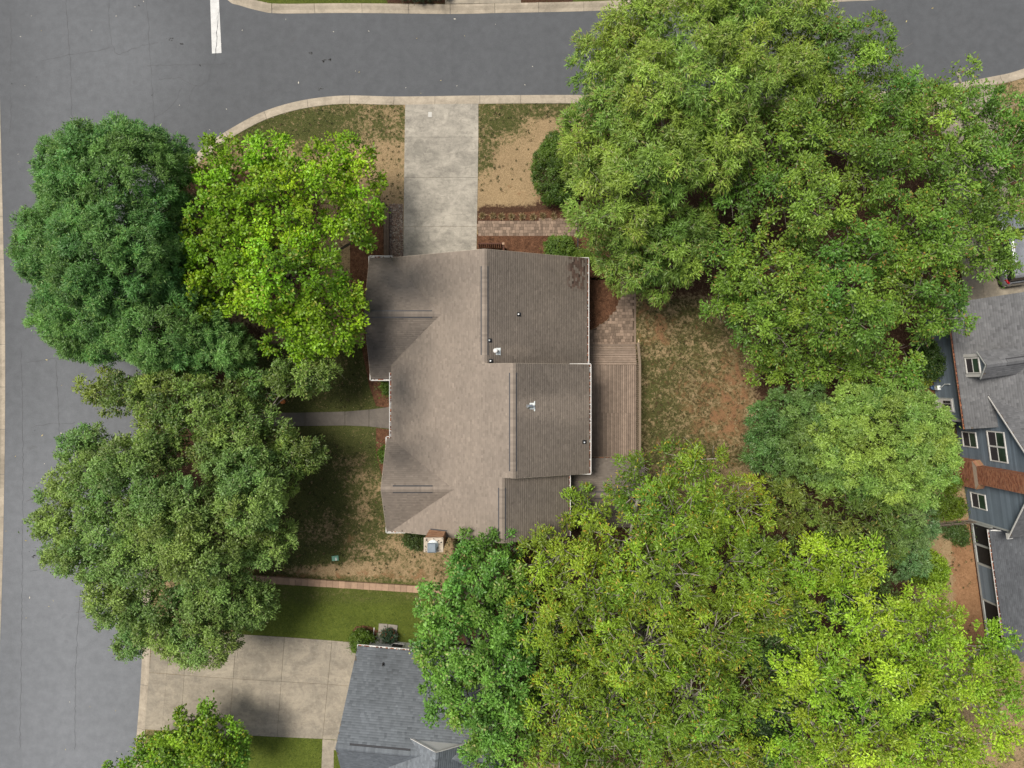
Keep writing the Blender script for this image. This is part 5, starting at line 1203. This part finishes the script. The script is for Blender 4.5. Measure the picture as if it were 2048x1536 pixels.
tree('oak_tree', 'shaded olive oak between the pale conifer and the bright yellow green tree', (1660,1050), [
 (1600,1010,5.0,66,46),(1690,1030,5.2,84,56),(1760,1060,5.0,72,60),(1560,980,4.8,46,38),(1640,1085,4.6,60,36)],
 bark='darkbark', br=.8, per=230, L=.24, W=.07, cols=[(0.102,0.158,0.027),(0.108,0.176,0.031),(0.116,0.166,0.026),(0.115,0.167,0.026),(0.125,0.204,0.036),(0.136,0.211,0.036)], tips=[(.22,.18,.05)], tipf=.06, droop=.35, fill=.15, cover=.85, twigs=2)
tree('cypress_tree', 'blue green conifer between the oak and the weathered picket fence', (1810,1060), [
 (1815,1035,4.4,52,50),(1800,1110,4.0,52,48),(1840,1075,3.4,26,40)],
 bark='darkbark', br=.6, per=320, L=.19, W=.055, cols=[(0.124,0.226,0.075),(0.128,0.234,0.077),(0.146,0.240,0.072),(0.132,0.227,0.071),(0.125,0.227,0.075)], tips=[(.15,.21,.08)], tipf=.1, droop=.2, fill=.2, cover=1.1, twigs=0)
MG = [(0.159,0.316,0.022),(0.116,0.237,0.017),(0.135,0.253,0.016),(0.127,0.284,0.022),(0.183,0.344,0.022),(0.158,0.298,0.019)]
tree('young_maple', 'small bright green maple at the bottom edge over the tan driveway', (370,1500), [
 (375,1462,3.8,52,44),(430,1490,4.2,62,52),(340,1510,3.8,66,38),(255,1530,3.2,54,20),(418,1425,3.4,30,18),(470,1500,3.4,34,44),(300,1490,3.4,26,20)],
 bark='bark', br=.62, per=190, L=.20, W=.12, cols=MG, tips=[(.27,.30,.02)], tipf=.12, droop=.2, fill=.15, cover=.9, rnd=.7, twigs=1)
tree('holly_tree', 'dark blue green holly low between the big oak and the bright tree at the bottom', (1510,1490), [
 (1500,1480,3.4,66,56),(1560,1420,3.2,44,44),(1450,1525,3.4,50,30)],
 bark='darkbark', br=.6, per=230, L=.17, W=.09, cols=[(.075,.14,.045),(.085,.15,.05)], tips=[(.12,.18,.11)], tipf=.08, droop=.15, fill=.2, cover=1.1, twigs=0)

for lab, bx, lo in (('dark green understorey tree glimpsed between the olive oak and the bright tree',(1560,1250),[(1550,1230,4.2,70,80),(1560,1330,4.0,60,60),(1530,1110,3.8,50,44)]),
                    ('dark green understorey tree low under the bright yellow green tree',(1800,1410),[(1800,1410,3.8,110,70),(1690,1390,3.6,70,60),(1720,1200,3.4,70,60)]),
                    ('dark green understorey tree below the olive oak at the bottom edge',(1230,1420),[(1230,1430,4.2,110,80),(1380,1480,4.2,100,50),(1100,1320,4.0,60,90)])):
    tree('understorey_tree', lab, bx, lo, bark='darkbark', br=.8, per=190, L=.22, W=.11, cols=[(.085,.15,.035),(.075,.135,.04),(.10,.16,.035)], droop=.2, fill=.15, cover=1.0, twigs=0)

# shrubs: stems plus a clipped or loose leafy head
def shrub(label, px, py, z, rx, ry, rz, cols, per=170, br=.30, L=.085, W=.05, tips=None, tipf=0., cover=1.25, name='shrub', extra=()):
    V, Fc, c, B, rad, LB = crown([(px,py,z,rx,ry,rz)]+list(extra), br=br, per=per, L=L, W=W, cols=cols, tips=tips, tipf=tipf, droop=.0, fill=.35, cover=cover, rnd=.8, zmin=.15, zj=0, gap=.85, deep=False, lsc=1.0, relief=.85, nt=24)
    bp_ = P(px, py, .1); root = tag(empty(name, bp_), label, 'shrub', 'shrubs round the houses')
    link('foliage', np_mesh('foliage', V-np.array(bp_), Fc, c), M['leaf'], root); mb = MB()
    for i in range(0, len(B), max(1,len(B)//14)): limb_tube(mb, (random.uniform(-.06,.06),random.uniform(-.06,.06),0), Vector(B[i])-bp_, .03, .010, .1, 3, 4, .03)
    mb.build('stem', M['darkbark'], root); return root
BX1 = [(.125,.21,.030),(.14,.225,.030),(.11,.19,.034)]; DK = [(.080,.145,.018),(.095,.16,.018),(.068,.125,.02)]
shrub('neatly clipped round green shrub on the mulch above the brown roof', 1118, 496, .75, 28, 24, .62, BX1, 200, .26)
shrub('small clipped shrub tucked under the oak at the corner of the brown roof', 1166, 517, .7, 20, 17, .5, BX1, 180, .24)
shrub('large dark green shrub at the edge of the straw coloured lawn', 1112, 345, 1.35, 47, 66, 1.15, DK, 190, .36, .10, .055, [(.10,.15,.02)], .1, extra=[(1120,300,1.0,34,34,.9)])
shrub('bright green hedge shrub by the gutter corner of the grey roof', 722, 1285, .7, 20, 24, .55, [(.075,.14,.014),(.09,.155,.014)], 190, .26, extra=[(735,1277,.6,12,12,.45)])
shrub('dark green shrub in the recess above the front path', 775, 773, .7, 11, 18, .6, DK, 150, .28)
shrub('small shrub in the recess below the front path', 768, 908, .6, 8, 17, .5, DK, 150, .26)
shrub('green shrub under the bottom eave beside the chimney', 834, 1078, .8, 28, 20, .6, [(.066,.105,.022),(.055,.09,.022)], 150, .32)
shrub('shrub under the bottom eave to the right of the chimney', 935, 1088, .8, 26, 18, .6, [(.06,.095,.024),(.05,.085,.022)], 150, .32)
shrub('dark rounded bush against the top end of the blue house wall', 1855, 722, 1.3, 32, 38, 1.1, [(.040,.082,.016),(.052,.094,.018)], 200, .36, .10, .06, [(.15,.16,.02)], .06)
yb = [(.105,.165,.012),(.12,.18,.014),(.09,.145,.016)]
shrub('yellow green shrub just below the brick chimney of the blue house', 1900, 968, .7, 19, 18, .55, yb, 170, .28)
shrub('wide bright green shrub above the picket fence', 1893, 1015, .75, 38, 22, .6, yb, 170, .3, extra=[(1866,1008,.6,20,18,.5)])
shrub('loose dark green ground shrub below the picket fence by the porch', 1908, 1062, .5, 28, 16, .4, [(.05,.105,.028),(.062,.115,.026)], 140, .3, extra=[(1920,1078,.4,12,16,.3)])
shrub('pot plant with dark leaves and red flowers on the flagstones', 776, 1271, .5, 13, 11, .35, [(.05,.09,.045),(.06,.10,.05)], 90, .22, .12, .05, [(.42,.03,.02)], .10)
shrub('young bright green sapling on the bare tan ground left of the blue house porch', 1858, 1140, 1.6, 30, 36, 1.2, [(.24,.35,.025),(.20,.30,.025)], 150, .36, .16, .08)
shrub('spiky yellow green sapling beside the blue house meter', 1848, 757, 1.2, 12, 12, .4, [(.22,.26,.02)], 60, .3, .22, .06)
# row of dry clumps along the paver path
for k, px in enumerate((966,986,1003,1022,1044,1066,1086,1106,1128)):
    V = []; n = 230; p0 = np.array(P(px+random.uniform(-2,2), 432.5+random.uniform(-1.2,1.2), .13)); a = rng.uniform(0,6.28,n); el = rng.uniform(.3,1.35,n)
    d = np.stack([np.cos(a)*np.cos(el), np.sin(a)*np.cos(el), np.sin(el)],1); c = np.zeros((n,3))+rng.normal(0,.05,(n,3))*np.array([1,1,.3])
    V, Fc = leaf_faces(c, d, unit(rng.standard_normal((n,3))+np.array([0,0,1.])), rng.uniform(.18,.36,n), np.full(n,.04))
    col = np.array([(.46,.35,.21),(.36,.27,.16),(.26,.22,.11)])[rng.integers(0,3,n)]*rng.uniform(.7,1.25,(n,1))
    o = link('grass_clump', np_mesh('blades', V, Fc, col), M['grassblade']); o.location = p0
    tag(o, '%s dry tan grass clump from the driveway in the row along the paver path' % ('first','second','third','fourth','fifth','sixth','seventh','eighth','ninth')[k], 'grass clump', 'dry grass clumps along the paver path')
# foliage edge across the street
shrub('low dark shrub at the top edge across the street, left of the tan driveway', 845, -12, .5, 58, 14, .4, [(.035,.05,.02)], 120, .3)

# ---------------------------------------------------------------- grass blades on the lawns
def scatter_grass(n):
    px = rng.uniform(-20,2068,n); py = rng.uniform(-20,1556,n); keep = np.zeros(n,bool)
    for (x0,y0,x1,y1,dn) in ((380,195,812,430,1),(955,200,1165,415,.9),(1265,590,1510,940,.9),(500,680,790,1165,1),(785,1060,900,1170,1),(470,1165,860,1300,1.2),(480,1470,645,1560,1.2),(440,-20,1300,8,1),(1960,150,2068,300,1),(1840,930,1960,1330,.4),(280,1455,340,1480,.6),(664,1500,690,1560,1)):
        keep |= (px>x0)&(px<x1)&(py>y0)&(py<y1)&(rng.random(n)<dn)
    for (x0,y0,x1,y1) in ((803,180,959,540),(500,818,800,865),(430,1148,870,1182),(700,1255,830,1300),(1160,560,1290,940),(955,385,1165,540),(690,400,812,560)):
        keep &= ~((px>x0)&(px<x1)&(py>y0)&(py<y1))
    px, py = px[keep], py[keep]; k = (H-.1)/F; x = (px-1024)*k; y = -(py-768)*k
    ok = in_lot(x,y) ; x, y = x[ok], y[ok]; return x, y
x, y = scatter_grass(520000); cv = cover(x, y); nz = fbm(x, y, .9, 201)*.6+fbm(x,y,.2,301)*.4
dens = np.clip(cv[:,0]*1.15+(nz-.5)*2.2-cv[:,1]*.5-cv[:,3], .06, 1); ok = rng.random(len(x)) < dens*.75; x, y, cv, nz = x[ok], y[ok], cv[ok], nz[ok]; n = len(x)
gg = np.clip((cv[:,0]+(nz-.5)*2.4-.34)/.35, 0, 1); a = rng.uniform(0,6.28,n); el = rng.uniform(.25,1.1,n)
d = np.stack([np.cos(a)*np.cos(el), np.sin(a)*np.cos(el), np.sin(el)],1); z = .10+.05*(fbm(x,y,3.0,5)-.5)
green = np.array((.060,.080,.020)); straw = np.array((.28,.21,.115)); lush = np.array((.060,.092,.010))
pick = rng.random(n) < gg*.92; col = np.where(pick[:,None], green, straw); col = col*(1-cv[:,2:3])+lush*cv[:,2:3]; col = col*rng.uniform(.6,1.45,(n,1))
tx, ty = scatter_grass(15000); tc = cover(tx, ty); ok = (tc[:,3] < .5) & (tc[:,2] < .5); tx, ty, tc = tx[ok], ty[ok], tc[ok]; m = 20; k_ = len(tx)
ta = rng.uniform(0,6.28,(k_,m)); tr_ = rng.uniform(0,1,(k_,m))*rng.uniform(.03,.11,(k_,1)); X_ = (tx[:,None]+tr_*np.cos(ta)).ravel(); Y_ = (ty[:,None]+tr_*np.sin(ta)).ravel()
tcol = np.array([(.050,.055,.016),(.070,.075,.022),(.16,.115,.06),(.34,.26,.15)])[rng.choice(4,k_,p=[.42,.28,.15,.15])]; tcol = np.repeat(tcol, m, 0)*rng.uniform(.7,1.35,(k_*m,1))
ta = ta.ravel(); te = rng.uniform(.3,1.2,k_*m); td = np.stack([np.cos(ta)*np.cos(te), np.sin(ta)*np.cos(te), np.sin(te)],1)
a = np.concatenate([a,ta]); d = np.concatenate([d,td]); x = np.concatenate([x,X_]); y = np.concatenate([y,Y_]); z = np.concatenate([z, .10+.05*(fbm(X_,Y_,3.0,5)-.5)]); col = np.concatenate([col,tcol]); n = len(x)
s = np.stack([-np.sin(a), np.cos(a), np.zeros(n)],1)*rng.uniform(.010,.022,(n,1)); b = np.stack([x,y,z],1); L = rng.uniform(.05,.12,(n,1))
V = np.stack([b-s, b+s, b+d*L],1).reshape(-1,3)
gr = link('grass', np_mesh('grass', V, np.arange(len(V)).reshape(-1,3), col), M['grassblade']); tag(gr, 'short patchy grass on the lawns round the houses', 'grass', None, 'stuff')

print('faces', sum(len(o.data.polygons) for o in scene.objects if o.type=='MESH'), 'leaves', sum(len(o.data.polygons) for o in scene.objects if o.name.startswith('crown')), 'grass', n)
